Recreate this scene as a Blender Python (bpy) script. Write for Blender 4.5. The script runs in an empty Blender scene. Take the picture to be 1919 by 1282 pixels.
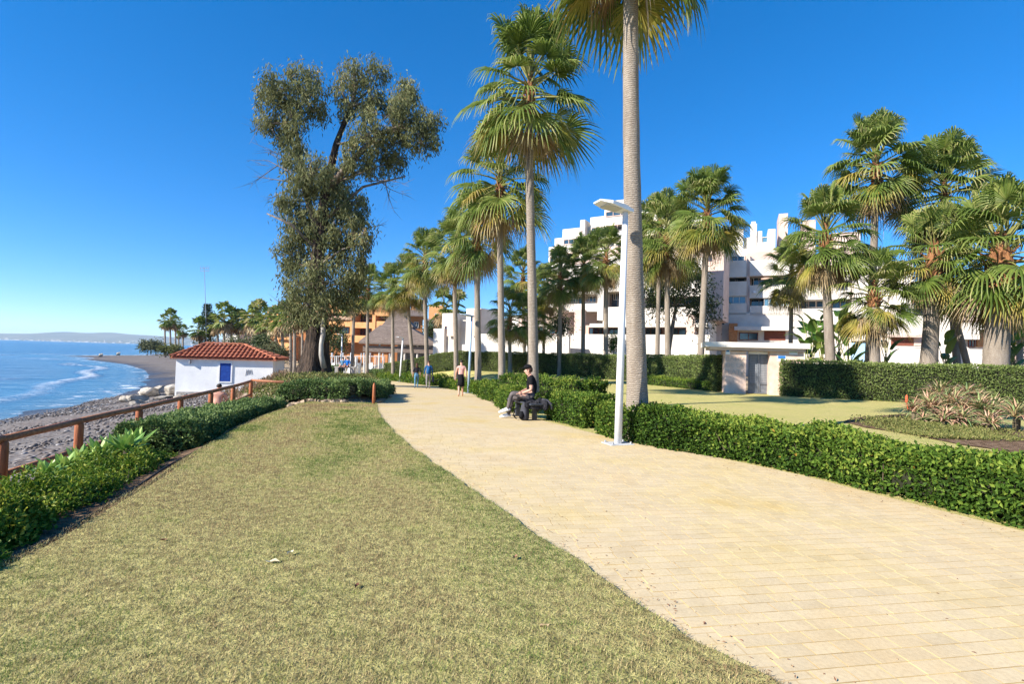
import bpy, bmesh, math, random
import numpy as np
from mathutils import Vector, Matrix
random.seed(7); rng = np.random.default_rng(7)
S = bpy.context.scene; COL = S.collection
R_ = math.radians

# ------------------------------------------------------------------ camera, sky, sun, exposure
EYE = np.array([0., 0., 1.6]); FPX = 960.; TH = R_(1.43); PH = R_(1.7)
Fv = np.array([0, math.cos(TH), math.sin(TH)]); U0 = np.array([0, -math.sin(TH), math.cos(TH)]); R0 = np.array([1., 0, 0])
Rv = math.cos(PH)*R0 + math.sin(PH)*U0; Uv = math.cos(PH)*U0 - math.sin(PH)*R0
cam = bpy.data.cameras.new('camera'); cam.sensor_width = 36; cam.lens = 36*FPX/1919; cam.clip_start = .05; cam.clip_end = 40000
camo = bpy.data.objects.new('camera', cam); COL.objects.link(camo)
camo.matrix_world = Matrix(((Rv[0], Uv[0], -Fv[0], EYE[0]), (Rv[1], Uv[1], -Fv[1], EYE[1]), (Rv[2], Uv[2], -Fv[2], EYE[2]), (0, 0, 0, 1)))
S.camera = camo
SUN_EL = R_(31); SUN_AZ = R_(239)          # azimuth clockwise from +Y
W = bpy.data.worlds.new('World'); S.world = W; W.use_nodes = True
nt = W.node_tree; bg = nt.nodes['Background']; sky = nt.nodes.new('ShaderNodeTexSky')
sky.sky_type = 'NISHITA'; sky.sun_disc = False; sky.sun_elevation = SUN_EL; sky.sun_rotation = SUN_AZ
sky.altitude = 0; sky.air_density = .6; sky.dust_density = 0; sky.ozone_density = 4.0
hs = nt.nodes.new('ShaderNodeHueSaturation'); hs.inputs['Hue'].default_value = .505; hs.inputs['Saturation'].default_value = 1.5
gam = nt.nodes.new('ShaderNodeGamma'); gam.inputs[1].default_value = .745
nt.links.new(sky.outputs[0], gam.inputs[0]); nt.links.new(gam.outputs[0], hs.inputs['Color']); nt.links.new(hs.outputs[0], bg.inputs[0]); bg.inputs[1].default_value = .15
sl = bpy.data.lights.new('sun', 'SUN'); sl.energy = 4.2; sl.angle = R_(.5); sl.color = (1, .93, .82)
so = bpy.data.objects.new('sun', sl); COL.objects.link(so)
sd = Vector((math.sin(SUN_AZ)*math.cos(SUN_EL), math.cos(SUN_AZ)*math.cos(SUN_EL), math.sin(SUN_EL)))
so.rotation_euler = sd.to_track_quat('Z', 'Y').to_euler(); so.location = sd*60
S.view_settings.view_transform = 'Standard'; S.view_settings.look = 'None'; S.view_settings.exposure = 1.28; S.view_settings.gamma = 1

# ------------------------------------------------------------------ site heights and pixel survey helpers
ZSEA = -3.2
WL = np.array([(-60, -20), (0, -25), (30.2, -30), (34, -31.5), (37, -32.2), (43.7, -34.8), (49, -36.5), (59.5, -42.8), (76.7, -54.2), (93, -66.7),
               (116, -88), (137, -113.6), (170, -149.6), (182, -158), (215, -160), (300, -205), (520, -360), (900, -480), (2000, -700), (12000, -4000)])
XF = np.array([(-60, -3), (-5, -5.2), (6.7, -6.7), (8.4, -7.), (10.3, -7.4), (12.2, -7.8), (15.6, -8.4), (17.9, -9.05), (24, -12.5), (33, -17.3), (38, -17.6), (46, -20), (60, -28), (100, -52),
               (170, -100), (300, -150), (520, -270), (900, -400), (2000, -600), (12000, -3800)])
XL = np.array([(-8, 6), (0, 3), (2, 1.75), (2.59, 1.3), (2.89, 1.06), (3.27, .86), (3.86, .61), (4.58, .24), (5.7, -.3), (6.91, -.87), (8.12, -1.46), (9.86, -2.19), (11.67, -2.87),
               (13.71, -3.54), (16.5, -4.3), (20.5, -5.2), (28, -6.7), (38, -9.8), (49, -13.8), (61, -19.2), (80, -28), (110, -46), (160, -80)])
XR = np.array([(-8, 8.5), (0, 6.6), (3, 5.7), (5.06, 5.07), (6, 4.65), (7.29, 4.14), (8.83, 3.17), (9.72, 2.25), (11.09, 1.56), (13.01, .74), (16, .25), (21, -.6), (25.5, -1.7), (31, -3.2),
               (40, -6.6), (48, -10), (60, -16), (80, -24.5), (110, -42), (160, -75)])
XB = np.array([(-8, -2.2), (0, -2.9), (3.5, -3.42), (4, -3.5), (4.8, -3.72), (6, -4.02), (7.64, -4.54), (9.95, -5.25), (13, -6.0), (17, -6.9)])
XH = np.array([(-8, 46), (20, 36), (24.6, 17), (26.2, 12), (36, 9.8), (45.5, 2.7), (52, -6.3), (57.5, -13.6), (62, -15), (84, -26), (110, -40)])
pin = lambda T, y: np.interp(y, T[:, 0], T[:, 1])
def sstep(a, b, x):
    t = np.clip((x-a)/(b-a), 0, 1); return t*t*(3-2*t)
def H(x, y):
    x = np.asarray(x, float); y = np.asarray(y, float)
    t = np.where(y > 10, y-10, 0); t = np.where(t < 4, t*t/8, t-2)
    zp = -.036*np.minimum(t, 45) - .006*np.clip(t-45, 0, 60)
    zp = zp*(1-.95*sstep(.4, 6.8, x-pin(XR, y))*(1-sstep(75, 110, y)))
    xf = pin(XF, y); u = x-xf
    dip = np.where(y < 40, .62, .35)
    z = zp - dip*(1-sstep(0, 2.4, u))
    bump = sstep(16.8, 17.6, y)*(1-sstep(33, 44, y))*sstep(-17, -11, x)*(1-sstep(-.9, .0, x-pin(XL, y)))
    z = z + .62*bump*(.75+.25*sstep(16, 30, y))
    xw = pin(WL, y); tt = np.clip((x-xw)/(xf-xw+1e-6), 0, 1)
    zf = zp - dip
    zb = ZSEA + (zf-ZSEA)*tt**.85
    zb = np.where(x < xw, ZSEA - np.minimum((xw-x)*.07, 6), zb)
    return np.where(u < 0, zb, z)
def h(x, y): return float(H(x, y))
def ray(px, py): return Fv + Rv*(px-959.5)/FPX - Uv*(py-641)/FPX
def at(px, py, Y):
    d = ray(px, py); return EYE + d*(Y/d[1])
def ground(px, py):
    d = ray(px, py); t = np.concatenate([np.arange(1, 80, .05), np.arange(80, 400, .5)])
    P = EYE + d*t[:, None]; below = P[:, 2] < H(P[:, 0], P[:, 1])
    i = int(np.argmax(below)); return P[i]
def gat(px, Y):
    p = at(px, 665, Y); return np.array([p[0], Y, h(p[0], Y)])

# ------------------------------------------------------------------ materials
def mat(name, col=(.5, .5, .5), rough=.7, spec=.3, build=None, transl=0, metal=0):
    m = bpy.data.materials.new(name); m.use_nodes = True; n = m.node_tree.nodes; L = m.node_tree.links
    p = n['Principled BSDF']; p.inputs['Base Color'].default_value = (*col, 1); p.inputs['Roughness'].default_value = rough
    p.inputs['Specular IOR Level'].default_value = spec; p.inputs['Metallic'].default_value = metal
    if build: build(n, L, p)
    if transl:
        t = n.new('ShaderNodeBsdfTranslucent'); mx = n.new('ShaderNodeMixShader'); mx.inputs[0].default_value = transl
        src = p.inputs['Base Color'].links
        if src: L.new(src[0].from_socket, t.inputs[0])
        else: t.inputs[0].default_value = (*col, 1)
        o = n['Material Output']; L.new(p.outputs[0], mx.inputs[1]); L.new(t.outputs[0], mx.inputs[2]); L.new(mx.outputs[0], o.inputs[0])
    return m
def coord(n, L, kind='Object', scale=None, rot=None):
    if kind == 'World':
        g = n.new('ShaderNodeNewGeometry'); out = g.outputs['Position']
    else:
        t = n.new('ShaderNodeTexCoord'); out = t.outputs[kind]
    if scale or rot:
        m = n.new('ShaderNodeMapping')
        if scale: m.inputs['Scale'].default_value = scale
        if rot: m.inputs['Rotation'].default_value = rot
        L.new(out, m.inputs[0]); out = m.outputs[0]
    return out
def noise(n, L, co, sc, det=4, rough=.6, dim='3D'):
    t = n.new('ShaderNodeTexNoise'); t.inputs['Scale'].default_value = sc; t.inputs['Detail'].default_value = det; t.inputs['Roughness'].default_value = rough
    L.new(co, t.inputs['Vector']); return t.outputs[0]
def ramp(n, L, fac, stops):
    r = n.new('ShaderNodeValToRGB'); e = r.color_ramp.elements
    while len(e) < len(stops): e.new(.5)
    for k, (p, c) in enumerate(stops): e[k].position = p; e[k].color = (*c, 1) if len(c) == 3 else c
    L.new(fac, r.inputs[0]); return r.outputs[0]
def mixc(n, L, fac, a, b, mode='MIX'):
    m = n.new('ShaderNodeMix'); m.data_type = 'RGBA'; m.blend_type = mode
    for s, v in ((m.inputs[0], fac), (m.inputs[6], a), (m.inputs[7], b)):
        if isinstance(v, (int, float)): s.default_value = v
        elif isinstance(v, tuple): s.default_value = (*v, 1)
        else: L.new(v, s)
    return m.outputs[2]
def bump(n, L, p, hgt, strength=.5, dist=.02):
    b = n.new('ShaderNodeBump'); b.inputs['Strength'].default_value = strength; b.inputs['Distance'].default_value = dist
    L.new(hgt, b.inputs['Height']); L.new(b.outputs[0], p.inputs['Normal'])
def attr(n, name):
    a = n.new('ShaderNodeAttribute'); a.attribute_name = name; return a.outputs['Fac']
def oinfo(n):
    return n.new('ShaderNodeObjectInfo').outputs['Random']
def noisy(c1, c2, sc=3, kind='Object', b=.3, bs=30, stretch=None, lo=.35, hi=.65, bd=.02):
    def f(n, L, p):
        co = coord(n, L, kind, stretch); L.new(ramp(n, L, noise(n, L, co, sc), [(lo, c1), (hi, c2)]), p.inputs['Base Color'])
        if b: bump(n, L, p, noise(n, L, co, bs), b, bd)
    return f
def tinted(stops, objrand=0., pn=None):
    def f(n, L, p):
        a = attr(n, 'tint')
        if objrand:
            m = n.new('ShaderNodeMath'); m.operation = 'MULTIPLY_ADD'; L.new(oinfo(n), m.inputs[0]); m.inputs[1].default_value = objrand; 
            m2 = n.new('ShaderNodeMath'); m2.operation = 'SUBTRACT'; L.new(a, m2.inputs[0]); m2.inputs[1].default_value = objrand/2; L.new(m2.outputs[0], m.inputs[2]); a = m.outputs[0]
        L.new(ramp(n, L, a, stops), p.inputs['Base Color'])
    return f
M = {}
def trunk_nodes(n, L, p):
    co = coord(n, L); sep = n.new('ShaderNodeSeparateXYZ'); L.new(co, sep.inputs[0])
    nz = noise(n, L, coord(n, L, 'Object', (3, 3, .6)), 2.5, 3)
    w = n.new('ShaderNodeTexWave'); w.wave_type = 'BANDS'; w.bands_direction = 'Z'; w.inputs['Scale'].default_value = 7.5; w.inputs['Distortion'].default_value = 5.5; w.inputs['Detail'].default_value = 3; w.inputs['Detail Scale'].default_value = 2.5
    L.new(co, w.inputs[0])
    base = ramp(n, L, nz, [(.3, (.19, .15, .115)), (.55, (.30, .25, .20)), (.75, (.40, .345, .29))])
    fine = noise(n, L, coord(n, L, 'Object', (9, 9, 40)), 2, 4)
    c = mixc(n, L, .38, base, ramp(n, L, w.outputs[1], [(.0, (.16, .125, .10)), (.3, (.33, .28, .225)), (1, (.40, .35, .295))]))
    c = mixc(n, L, .5, c, ramp(n, L, fine, [(.35, (.5, .45, .4)), (.6, (1, 1, 1))]), 'MULTIPLY')
    L.new(c, p.inputs['Base Color'])
    mm = n.new('ShaderNodeMath'); mm.operation = 'ADD'; L.new(w.outputs[1], mm.inputs[0]); L.new(fine, mm.inputs[1]); bump(n, L, p, mm.outputs[0], .55, .02)
M['palm_trunk'] = mat('palm_trunk', rough=.9, build=trunk_nodes)
M['leaf_base'] = mat('leaf_base', rough=.9, build=noisy((.11, .045, .02), (.30, .14, .06), 14, b=.7, bs=30, stretch=(1, 1, .25)))
GREEN = [(0, (.05, .085, .014)), (.3, (.10, .155, .026)), (.6, (.19, .25, .05)), (.82, (.33, .34, .10)), (1, (.48, .42, .20))]
M['frond'] = mat('palm_frond', rough=.5, spec=.3, build=tinted(GREEN, .4), transl=.38)
M['frond_yellow'] = mat('palm_frond_yellowing', rough=.5, build=tinted([(0, (.10, .13, .02)), (.4, (.24, .24, .04)), (.8, (.38, .29, .07)), (1, (.45, .36, .18))], .4), transl=.3)
M['frond_dead'] = mat('palm_frond_dead', rough=.8, build=tinted([(0, (.13, .075, .035)), (.5, (.33, .23, .12)), (1, (.50, .40, .25))], .4), transl=.2)
M['stalk'] = mat('palm_stalk', (.20, .20, .06), .5)
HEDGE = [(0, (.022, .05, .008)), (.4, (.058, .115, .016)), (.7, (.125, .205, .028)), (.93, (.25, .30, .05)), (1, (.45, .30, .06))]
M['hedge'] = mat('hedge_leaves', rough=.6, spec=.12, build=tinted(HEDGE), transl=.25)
M['hedge_dark'] = mat('left_hedge_leaves', rough=.5, spec=.2, build=tinted([(0, (.035, .07, .02)), (.5, (.11, .175, .05)), (.9, (.23, .31, .10)), (1, (.31, .36, .14))]), transl=.22)
M['hedge_tall'] = mat('tall_hedge_leaves', rough=.55, build=tinted([(0, (.055, .085, .02)), (.5, (.135, .185, .045)), (.9, (.23, .28, .08)), (1, (.30, .32, .12))]), transl=.2)
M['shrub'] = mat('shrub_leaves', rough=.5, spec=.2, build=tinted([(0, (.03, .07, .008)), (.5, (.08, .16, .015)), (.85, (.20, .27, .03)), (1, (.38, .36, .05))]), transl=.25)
M['scrub'] = mat('ground_cover_leaves', rough=.7, build=tinted([(0, (.05, .07, .02)), (.5, (.14, .16, .04)), (.85, (.26, .24, .08)), (1, (.33, .22, .13))]), transl=.2)
M['dryscrub'] = mat('dry_scrub_leaves', rough=.8, build=tinted([(0, (.12, .10, .05)), (.5, (.24, .18, .10)), (1, (.36, .20, .13))]), transl=.2)
M['euca'] = mat('eucalyptus_leaves', rough=.65, spec=.15, build=tinted([(0, (.065, .072, .026)), (.5, (.195, .205, .085)), (.85, (.33, .32, .145)), (.95, (.38, .30, .14)), (1, (.44, .30, .16))]), transl=.3)
M['dark_leaf'] = mat('dark_tree_leaves', rough=.6, build=tinted([(0, (.022, .04, .012)), (.6, (.065, .095, .03)), (1, (.12, .15, .05))]), transl=.15)
M['far_leaf'] = mat('far_tree_leaves', rough=.7, build=tinted([(0, (.05, .065, .025)), (.6, (.13, .14, .06)), (1, (.22, .21, .10))]), transl=.1)
M['core'] = mat('light_block_fill', (.022, .024, .011), .9)  # near-black fill for the added cores that stop light passing through foliage
M['twig'] = mat('twigs', rough=.9, build=noisy((.08, .055, .035), (.19, .145, .10), 20, b=0))
M['bark_dark'] = mat('furrowed_bark', rough=.95, build=noisy((.012, .009, .007), (.095, .065, .047), 3.0, b=1, bs=5, stretch=(2.2, 2.2, .35), bd=.15))
M['bark_pale'] = mat('smooth_pale_bark', rough=.8, build=noisy((.24, .21, .18), (.48, .45, .40), 2.5, b=.3, bs=10, stretch=(1, 1, .4)))
M['bark_grey'] = mat('grey_bark', rough=.9, build=noisy((.10, .075, .055), (.26, .21, .17), 6, b=.6, bs=20, stretch=(1, 1, .3)))
def path_nodes(n, L, p, tint=None):
    co = coord(n, L, 'World', None, (0, 0, -R_(10)))
    big = noise(n, L, coord(n, L, 'World'), .55, 5, .62); med = noise(n, L, coord(n, L, 'World'), 3.5, 5); fin = noise(n, L, coord(n, L, 'World'), 40, 4)
    c = ramp(n, L, big, [(.3, (.585, .445, .25)), (.46, (.60, .485, .305)), (.6, (.595, .47, .25)), (.72, (.575, .42, .165))])
    c = mixc(n, L, .5, c, ramp(n, L, med, [(.3, (.80, .78, .75)), (.5, (1, 1, 1)), (.7, (1.05, 1.0, .92))]), 'MULTIPLY')
    c = mixc(n, L, .35, c, ramp(n, L, fin, [(.3, (.7, .68, .66)), (.6, (1.1, 1.1, 1.1))]), 'MULTIPLY')
    return co, c, fin
def path_sheet(n, L, p):
    co, c, fin = path_nodes(n, L, p)
    b = n.new('ShaderNodeTexBrick'); b.inputs['Scale'].default_value = 1; b.inputs['Brick Width'].default_value = .21; b.inputs['Row Height'].default_value = .115
    b.inputs['Mortar Size'].default_value = .006; b.inputs['Mortar Smooth'].default_value = .5; b.inputs['Color1'].default_value = (1, 1, 1, 1); b.inputs['Color2'].default_value = (.95, .945, .94, 1); b.inputs['Mortar'].default_value = (.84, .76, .62, 1)
    L.new(co, b.inputs[0]); L.new(mixc(n, L, .8, c, b.outputs[0], 'MULTIPLY'), p.inputs['Base Color']); bump(n, L, p, fin, .25, .004)
def path_brick(n, L, p):
    co, c, fin = path_nodes(n, L, p)
    t = ramp(n, L, attr(n, 'tint'), [(0, (.935, .925, .915)), (1, (1.04, 1.035, 1.02))]); L.new(mixc(n, L, 1., c, t, 'MULTIPLY'), p.inputs['Base Color']); bump(n, L, p, fin, .35, .004)
M['path'] = mat('stamped_concrete', rough=.85, spec=.2, build=path_sheet)
M['brick'] = mat('stamped_brick', rough=.85, spec=.2, build=path_brick)
M['joint'] = mat('shaded_joint', rough=.95, spec=.1, build=noisy((.33, .235, .115), (.54, .41, .20), 2.5, 'World', 0))  # brown joint colour, also painting the shade of tight gaps on brick sides
def lawn_nodes(n, L, p):
    co = coord(n, L, 'World'); a = noise(n, L, co, .5, 5, .65); b = noise(n, L, co, 2.2, 5, .7); c = noise(n, L, co, 45, 5, .75)
    col = ramp(n, L, a, [(.32, (.58, .49, .21)), (.5, (.53, .47, .18)), (.68, (.40, .42, .12))])
    col = mixc(n, L, .6, col, ramp(n, L, b, [(.3, (.57, .47, .22)), (.55, (.55, .48, .18)), (.7, (.33, .38, .09))]))
    col = mixc(n, L, .75, col, ramp(n, L, c, [(.3, (.32, .34, .25)), (.5, (.95, .95, .9)), (.7, (1.35, 1.3, 1.15))]), 'MULTIPLY')
    L.new(col, p.inputs['Base Color']); bump(n, L, p, c, .9, .03)
M['lawn'] = mat('dry_lawn', rough=.95, spec=.1, build=lawn_nodes)
M['thatch'] = mat('lawn_thatch', rough=.95, spec=.1, build=noisy((.19, .16, .065), (.48, .43, .17), 16, 'World', .9, 45, bd=.03))
M['blade'] = mat('grass_blades', rough=.7, spec=.2, build=tinted([(0, (.30, .205, .105)), (.18, (.47, .365, .18)), (.36, (.56, .475, .225)), (.55, (.42, .39, .14)), (.75, (.235, .29, .07)), (1, (.075, .15, .02))]), transl=.25)
M['soil'] = mat('bed_soil', rough=.95, spec=.05, build=noisy((.10, .06, .036), (.27, .18, .115), 9, 'World', .9, 25, bd=.05))
def terrain_nodes(n, L, p):
    co = coord(n, L, 'World'); a = noise(n, L, co, .18, 5); b = noise(n, L, co, 3.2, 6, .75); v = n.new('ShaderNodeTexVoronoi'); v.inputs['Scale'].default_value = 7; L.new(co, v.inputs[0])
    pebble = ramp(n, L, v.outputs['Color'], [(.2, (.10, .085, .075)), (.5, (.22, .20, .185)), (.85, (.34, .32, .30))])
    beach = mixc(n, L, .55, ramp(n, L, a, [(.35, (.115, .07, .05)), (.5, (.105, .082, .067)), (.65, (.165, .132, .11))]), pebble)
    wet = attr(n, 'wet'); beach = mixc(n, L, wet, beach, (.055, .045, .04))
    land = ramp(n, L, b, [(.35, (.30, .22, .14)), (.6, (.42, .33, .22))])
    L.new(mixc(n, L, attr(n, 'inland'), beach, land), p.inputs['Base Color'])
    r = n.new('ShaderNodeMath'); r.operation = 'MULTIPLY_ADD'; L.new(wet, r.inputs[0]); r.inputs[1].default_value = -.55; r.inputs[2].default_value = .9; L.new(r.outputs[0], p.inputs['Roughness'])
    bump(n, L, p, v.outputs['Distance'], .7, .08)
M['terrain'] = mat('shingle_and_earth', rough=.9, build=terrain_nodes)
def sea_nodes(n, L, p):
    co = coord(n, L, 'World', (.55, 1.5, 1), (0, 0, R_(28))); s = attr(n, 'shore')
    big = noise(n, L, coord(n, L, 'World', (.012, .05, 1), (0, 0, R_(10))), 1, 4)
    col = ramp(n, L, big, [(.35, (.002, .06, .16)), (.65, (.006, .11, .245))])
    shal = ramp(n, L, s, [(0, (.12, .20, .25)), (.12, (.035, .19, .31)), (.35, (.5, .5, .5, 0))])
    k = n.new('ShaderNodeMapRange'); L.new(s, k.inputs[0]); k.inputs[1].default_value = .0; k.inputs[2].default_value = .3; k.inputs[3].default_value = .55; k.inputs[4].default_value = 0
    col = mixc(n, L, k.outputs[0], col, shal)
    fo = noise(n, L, coord(n, L, 'World', (.35, .42, 1), (0, 0, R_(35))), 1.1, 7, .72)
    fm = n.new('ShaderNodeMapRange'); L.new(s, fm.inputs[0]); fm.inputs[1].default_value = .0; fm.inputs[2].default_value = .16; fm.inputs[3].default_value = .52; fm.inputs[4].default_value = .78
    gt = n.new('ShaderNodeMath'); gt.operation = 'SUBTRACT'; L.new(fo, gt.inputs[0]); L.new(fm.outputs[0], gt.inputs[1])
    g2 = n.new('ShaderNodeMath'); g2.operation = 'MULTIPLY'; L.new(gt.outputs[0], g2.inputs[0]); g2.inputs[1].default_value = 9; g2.use_clamp = True
    at_f = attr(n, 'crest'); mx = n.new('ShaderNodeMath'); mx.operation = 'MULTIPLY'; L.new(at_f, mx.inputs[0]); 
    f2 = noise(n, L, coord(n, L, 'World', (.5, .8, 1)), 1.6, 5, .7); rr = ramp(n, L, f2, [(.38, (0, 0, 0)), (.55, (1, 1, 1))]); L.new(rr, mx.inputs[1])
    m3 = n.new('ShaderNodeMath'); m3.operation = 'MAXIMUM'; L.new(g2.outputs[0], m3.inputs[0]); L.new(mx.outputs[0], m3.inputs[1])
    L.new(mixc(n, L, m3.outputs[0], col, (.82, .84, .86)), p.inputs['Base Color'])
    ro = n.new('ShaderNodeMath'); ro.operation = 'MULTIPLY_ADD'; L.new(m3.outputs[0], ro.inputs[0]); ro.inputs[1].default_value = .6; ro.inputs[2].default_value = .18; L.new(ro.outputs[0], p.inputs['Roughness'])
    h1 = noise(n, L, co, .9, 5, .6); h2 = noise(n, L, coord(n, L, 'World', (.10, .35, 1), (0, 0, R_(20))), 1, 3)
    ad = n.new('ShaderNodeMath'); ad.operation = 'MULTIPLY_ADD'; L.new(h2, ad.inputs[0]); ad.inputs[1].default_value = 3; L.new(h1, ad.inputs[2]); bump(n, L, p, ad.outputs[0], .8, .35)
M['sea'] = mat('sea_water', rough=.25, spec=.13, build=sea_nodes)
M['white'] = mat('white_render', rough=.8, spec=.2, build=noisy((.58, .53, .47), (.68, .635, .575), .6, 'Object', .1, 20))
M['blush'] = mat('blush_render', rough=.85, spec=.2, build=noisy((.54, .40, .34), (.62, .48, .41), .6, 'Object', .1, 20))
M['pinkwall'] = mat('pink_stone', rough=.85, build=noisy((.58, .40, .31), (.72, .54, .44), 3, 'Object', .3, 12))
M['orange'] = mat('orange_render', rough=.85, spec=.2, build=noisy((.58, .28, .115), (.68, .36, .16), .8, 'Object', .1, 10))
M['orange_dark'] = mat('brown_orange_render', rough=.85, spec=.2, build=noisy((.36, .15, .06), (.44, .2, .08), .8, 'Object', 0))
M['glass'] = mat('window_glass', (.03, .06, .09), .08, .8)
M['glass_blue'] = mat('tinted_window_glass', (.09, .20, .29), .1, .8)
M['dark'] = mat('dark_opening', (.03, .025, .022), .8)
M['redwood'] = mat('red_timber_shutter', rough=.7, build=noisy((.16, .05, .035), (.24, .08, .05), 5, b=.2, stretch=(1, 1, 8)))
M['orangebrick'] = mat('orange_brickwork', rough=.85, build=noisy((.45, .18, .07), (.60, .27, .11), 6, b=.3))
M['terracotta'] = mat('terracotta_tile', rough=.8, build=noisy((.27, .075, .04), (.47, .17, .09), 4, b=.3, bs=25))
M['rooftile'] = mat('grey_brown_roof', rough=.9, build=noisy((.13, .10, .085), (.24, .19, .165), 2.5, b=.4, bs=12, stretch=(1, 1, 6)))
M['lightroof'] = mat('pale_pink_roof', rough=.9, build=noisy((.42, .27, .19), (.52, .35, .26), 2.5, b=.3))
M['hutwall'] = mat('hut_whitewash', rough=.9, spec=.1, build=noisy((.74, .735, .735), (.84, .835, .83), 1.1, b=.35, bs=8))
M['bluepaint'] = mat('blue_painted_door', rough=.55, build=noisy((.006, .04, .25), (.012, .065, .33), 6, b=.1))
M['plinth'] = mat('bare_concrete', rough=.9, build=noisy((.28, .26, .24), (.42, .40, .38), 4, b=.3))
M['timber'] = mat('stained_timber', rough=.6, spec=.3, build=noisy((.28, .085, .035), (.44, .155, .06), 5, b=.4, bs=14, stretch=(6, 6, .6)))
M['timber_rail'] = mat('stained_timber_rail', rough=.6, spec=.3, build=noisy((.26, .10, .05), (.42, .18, .085), 4, b=.4, bs=14, stretch=(4, 4, 4)))
M['rock'] = mat('pale_boulder', rough=.9, build=noisy((.25, .215, .17), (.52, .47, .40), 2.2, b=.8, bs=6, bd=.06))
M['stone'] = mat('retaining_stone', rough=.9, build=noisy((.26, .19, .13), (.48, .38, .28), 4, b=.7, bs=14))
M['pebble'] = mat('pebbles', rough=.8, build=tinted([(0, (.06, .045, .038)), (.5, (.16, .135, .12)), (.85, (.28, .26, .25)), (1, (.46, .44, .43))]))
M['lamp'] = mat('white_lamp_paint', rough=.35, spec=.5, build=noisy((.70, .71, .73), (.80, .80, .81), 6, b=0))
M['lamp_led'] = mat('lamp_lens', (.45, .45, .43), .4)
M['lamp_blue'] = mat('grey_blue_lamp_paint', (.30, .40, .52), .4)
M['plate'] = mat('weathered_base_plate', rough=.7, build=noisy((.38, .38, .38), (.58, .58, .57), 12, b=.2))
M['gate'] = mat('grey_metal_gate', rough=.5, build=noisy((.13, .145, .165), (.19, .205, .23), 6, b=.1), metal=.3)
M['letter'] = mat('weathered_metal_letters', (.46, .38, .34), .6)
M['signblue'] = mat('blue_sign', (.03, .16, .45), .4); M['signwhite'] = mat('white_sign', (.75, .76, .77), .4); M['signgreen'] = mat('green_sign', (.25, .42, .12), .4)
M['agave'] = mat('agave_leaf', rough=.45, spec=.4, build=tinted([(0, (.10, .22, .045)), (.6, (.24, .40, .08)), (1, (.46, .54, .14))], .3), transl=.2)
M['aloe'] = mat('aloe_leaf', rough=.5, build=tinted([(0, (.11, .19, .06)), (.4, (.24, .29, .11)), (.6, (.34, .27, .13)), (.82, (.47, .26, .165)), (1, (.52, .34, .23))], .9))
M['aloe_flower'] = mat('red_aloe_flower', (.62, .12, .05), .6)
M['banana'] = mat('banana_leaf', rough=.4, spec=.5, build=tinted([(0, (.03, .08, .015)), (.6, (.10, .20, .03)), (1, (.26, .33, .06))], .4), transl=.3)
M['skin'] = mat('skin', rough=.55, build=noisy((.50, .27, .19), (.60, .34, .25), 5, b=0)); M['skin2'] = mat('sunburnt_skin', rough=.55, build=noisy((.56, .26, .17), (.66, .36, .26), 4, b=0))
def cloth(nm, c): M[nm] = mat(nm, rough=.9, spec=.1, build=noisy(tuple(v*.75 for v in c), tuple(min(1, v*1.2) for v in c), 9, b=.4, bs=14))
for nm, c in dict(black_cotton=(.012, .012, .014), grey_trousers=(.115, .10, .10), white_shoe=(.75, .75, .75), denim=(.10, .22, .34), denim_dark=(.02, .035, .07), blue_jacket=(.02, .10, .26),
                  navy=(.015, .018, .035), salmon=(.80, .42, .36), grey_cloth=(.25, .23, .23), dark_shoe=(.06, .035, .03), charcoal=(.055, .055, .065), bright_blue=(.02, .16, .55), dark_top=(.022, .02, .028)).items(): cloth(nm, c)
M['hair_dark'] = mat('dark_hair', (.025, .015, .010), .6); M['hair_brown'] = mat('brown_hair', (.075, .032, .018), .6)
M['bench'] = mat('dark_bench_metal', (.035, .04, .05), .5, .5)
M['hill'] = mat('hill_scrub', rough=1, build=noisy((.10, .11, .08), (.20, .18, .13), .0016, 'World', 0))
M['mast'] = mat('mast_metal', (.35, .36, .38), .5); M['hose'] = mat('black_hose', (.02, .018, .016), .6)
M['dryleaf'] = mat('fallen_leaf', rough=.8, build=tinted([(0, (.16, .06, .035)), (.5, (.42, .26, .14)), (1, (.68, .60, .40))]))

# ------------------------------------------------------------------ mesh helpers
def props(o, label=None, cat=None, group=None, kind=None):
    if label: o['label'] = label
    if cat: o['category'] = cat
    if group: o['group'] = group
    if kind: o['kind'] = kind
    return o
def link(name, me, parent=None):
    o = bpy.data.objects.new(name, me); COL.objects.link(o)
    if parent: o.parent = parent
    return o
def thing(name, label, cat, loc=(0, 0, 0), rz=0, group=None):
    o = link(name, None); o.location = tuple(float(v) for v in loc); o.rotation_euler = (0, 0, rz); o.empty_display_size = .2
    return props(o, label, cat, group)
def np_mesh(name, V, Fc, mats, mi=None, smooth=False, attrs=None):
    V = np.asarray(V, np.float32); Fc = np.asarray(Fc, np.int32); k = Fc.shape[1]; me = bpy.data.meshes.new(name)
    me.vertices.add(len(V)); me.vertices.foreach_set('co', V.ravel()); me.loops.add(Fc.size); me.loops.foreach_set('vertex_index', Fc.ravel())
    me.polygons.add(len(Fc)); me.polygons.foreach_set('loop_start', np.arange(0, Fc.size, k, dtype=np.int32)); me.polygons.foreach_set('loop_total', np.full(len(Fc), k, np.int32))
    if mi is not None: me.polygons.foreach_set('material_index', np.asarray(mi, np.int32))
    for a, v in (attrs or {}).items():
        at_ = me.attributes.new(a, 'FLOAT', 'POINT'); at_.data.foreach_set('value', np.asarray(v, np.float32))
    me.update(calc_edges=True); me.polygons.foreach_set('use_smooth', np.full(len(Fc), smooth)); 
    for m in (mats if isinstance(mats, (list, tuple)) else [mats]): me.materials.append(M[m])
    return me
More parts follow.
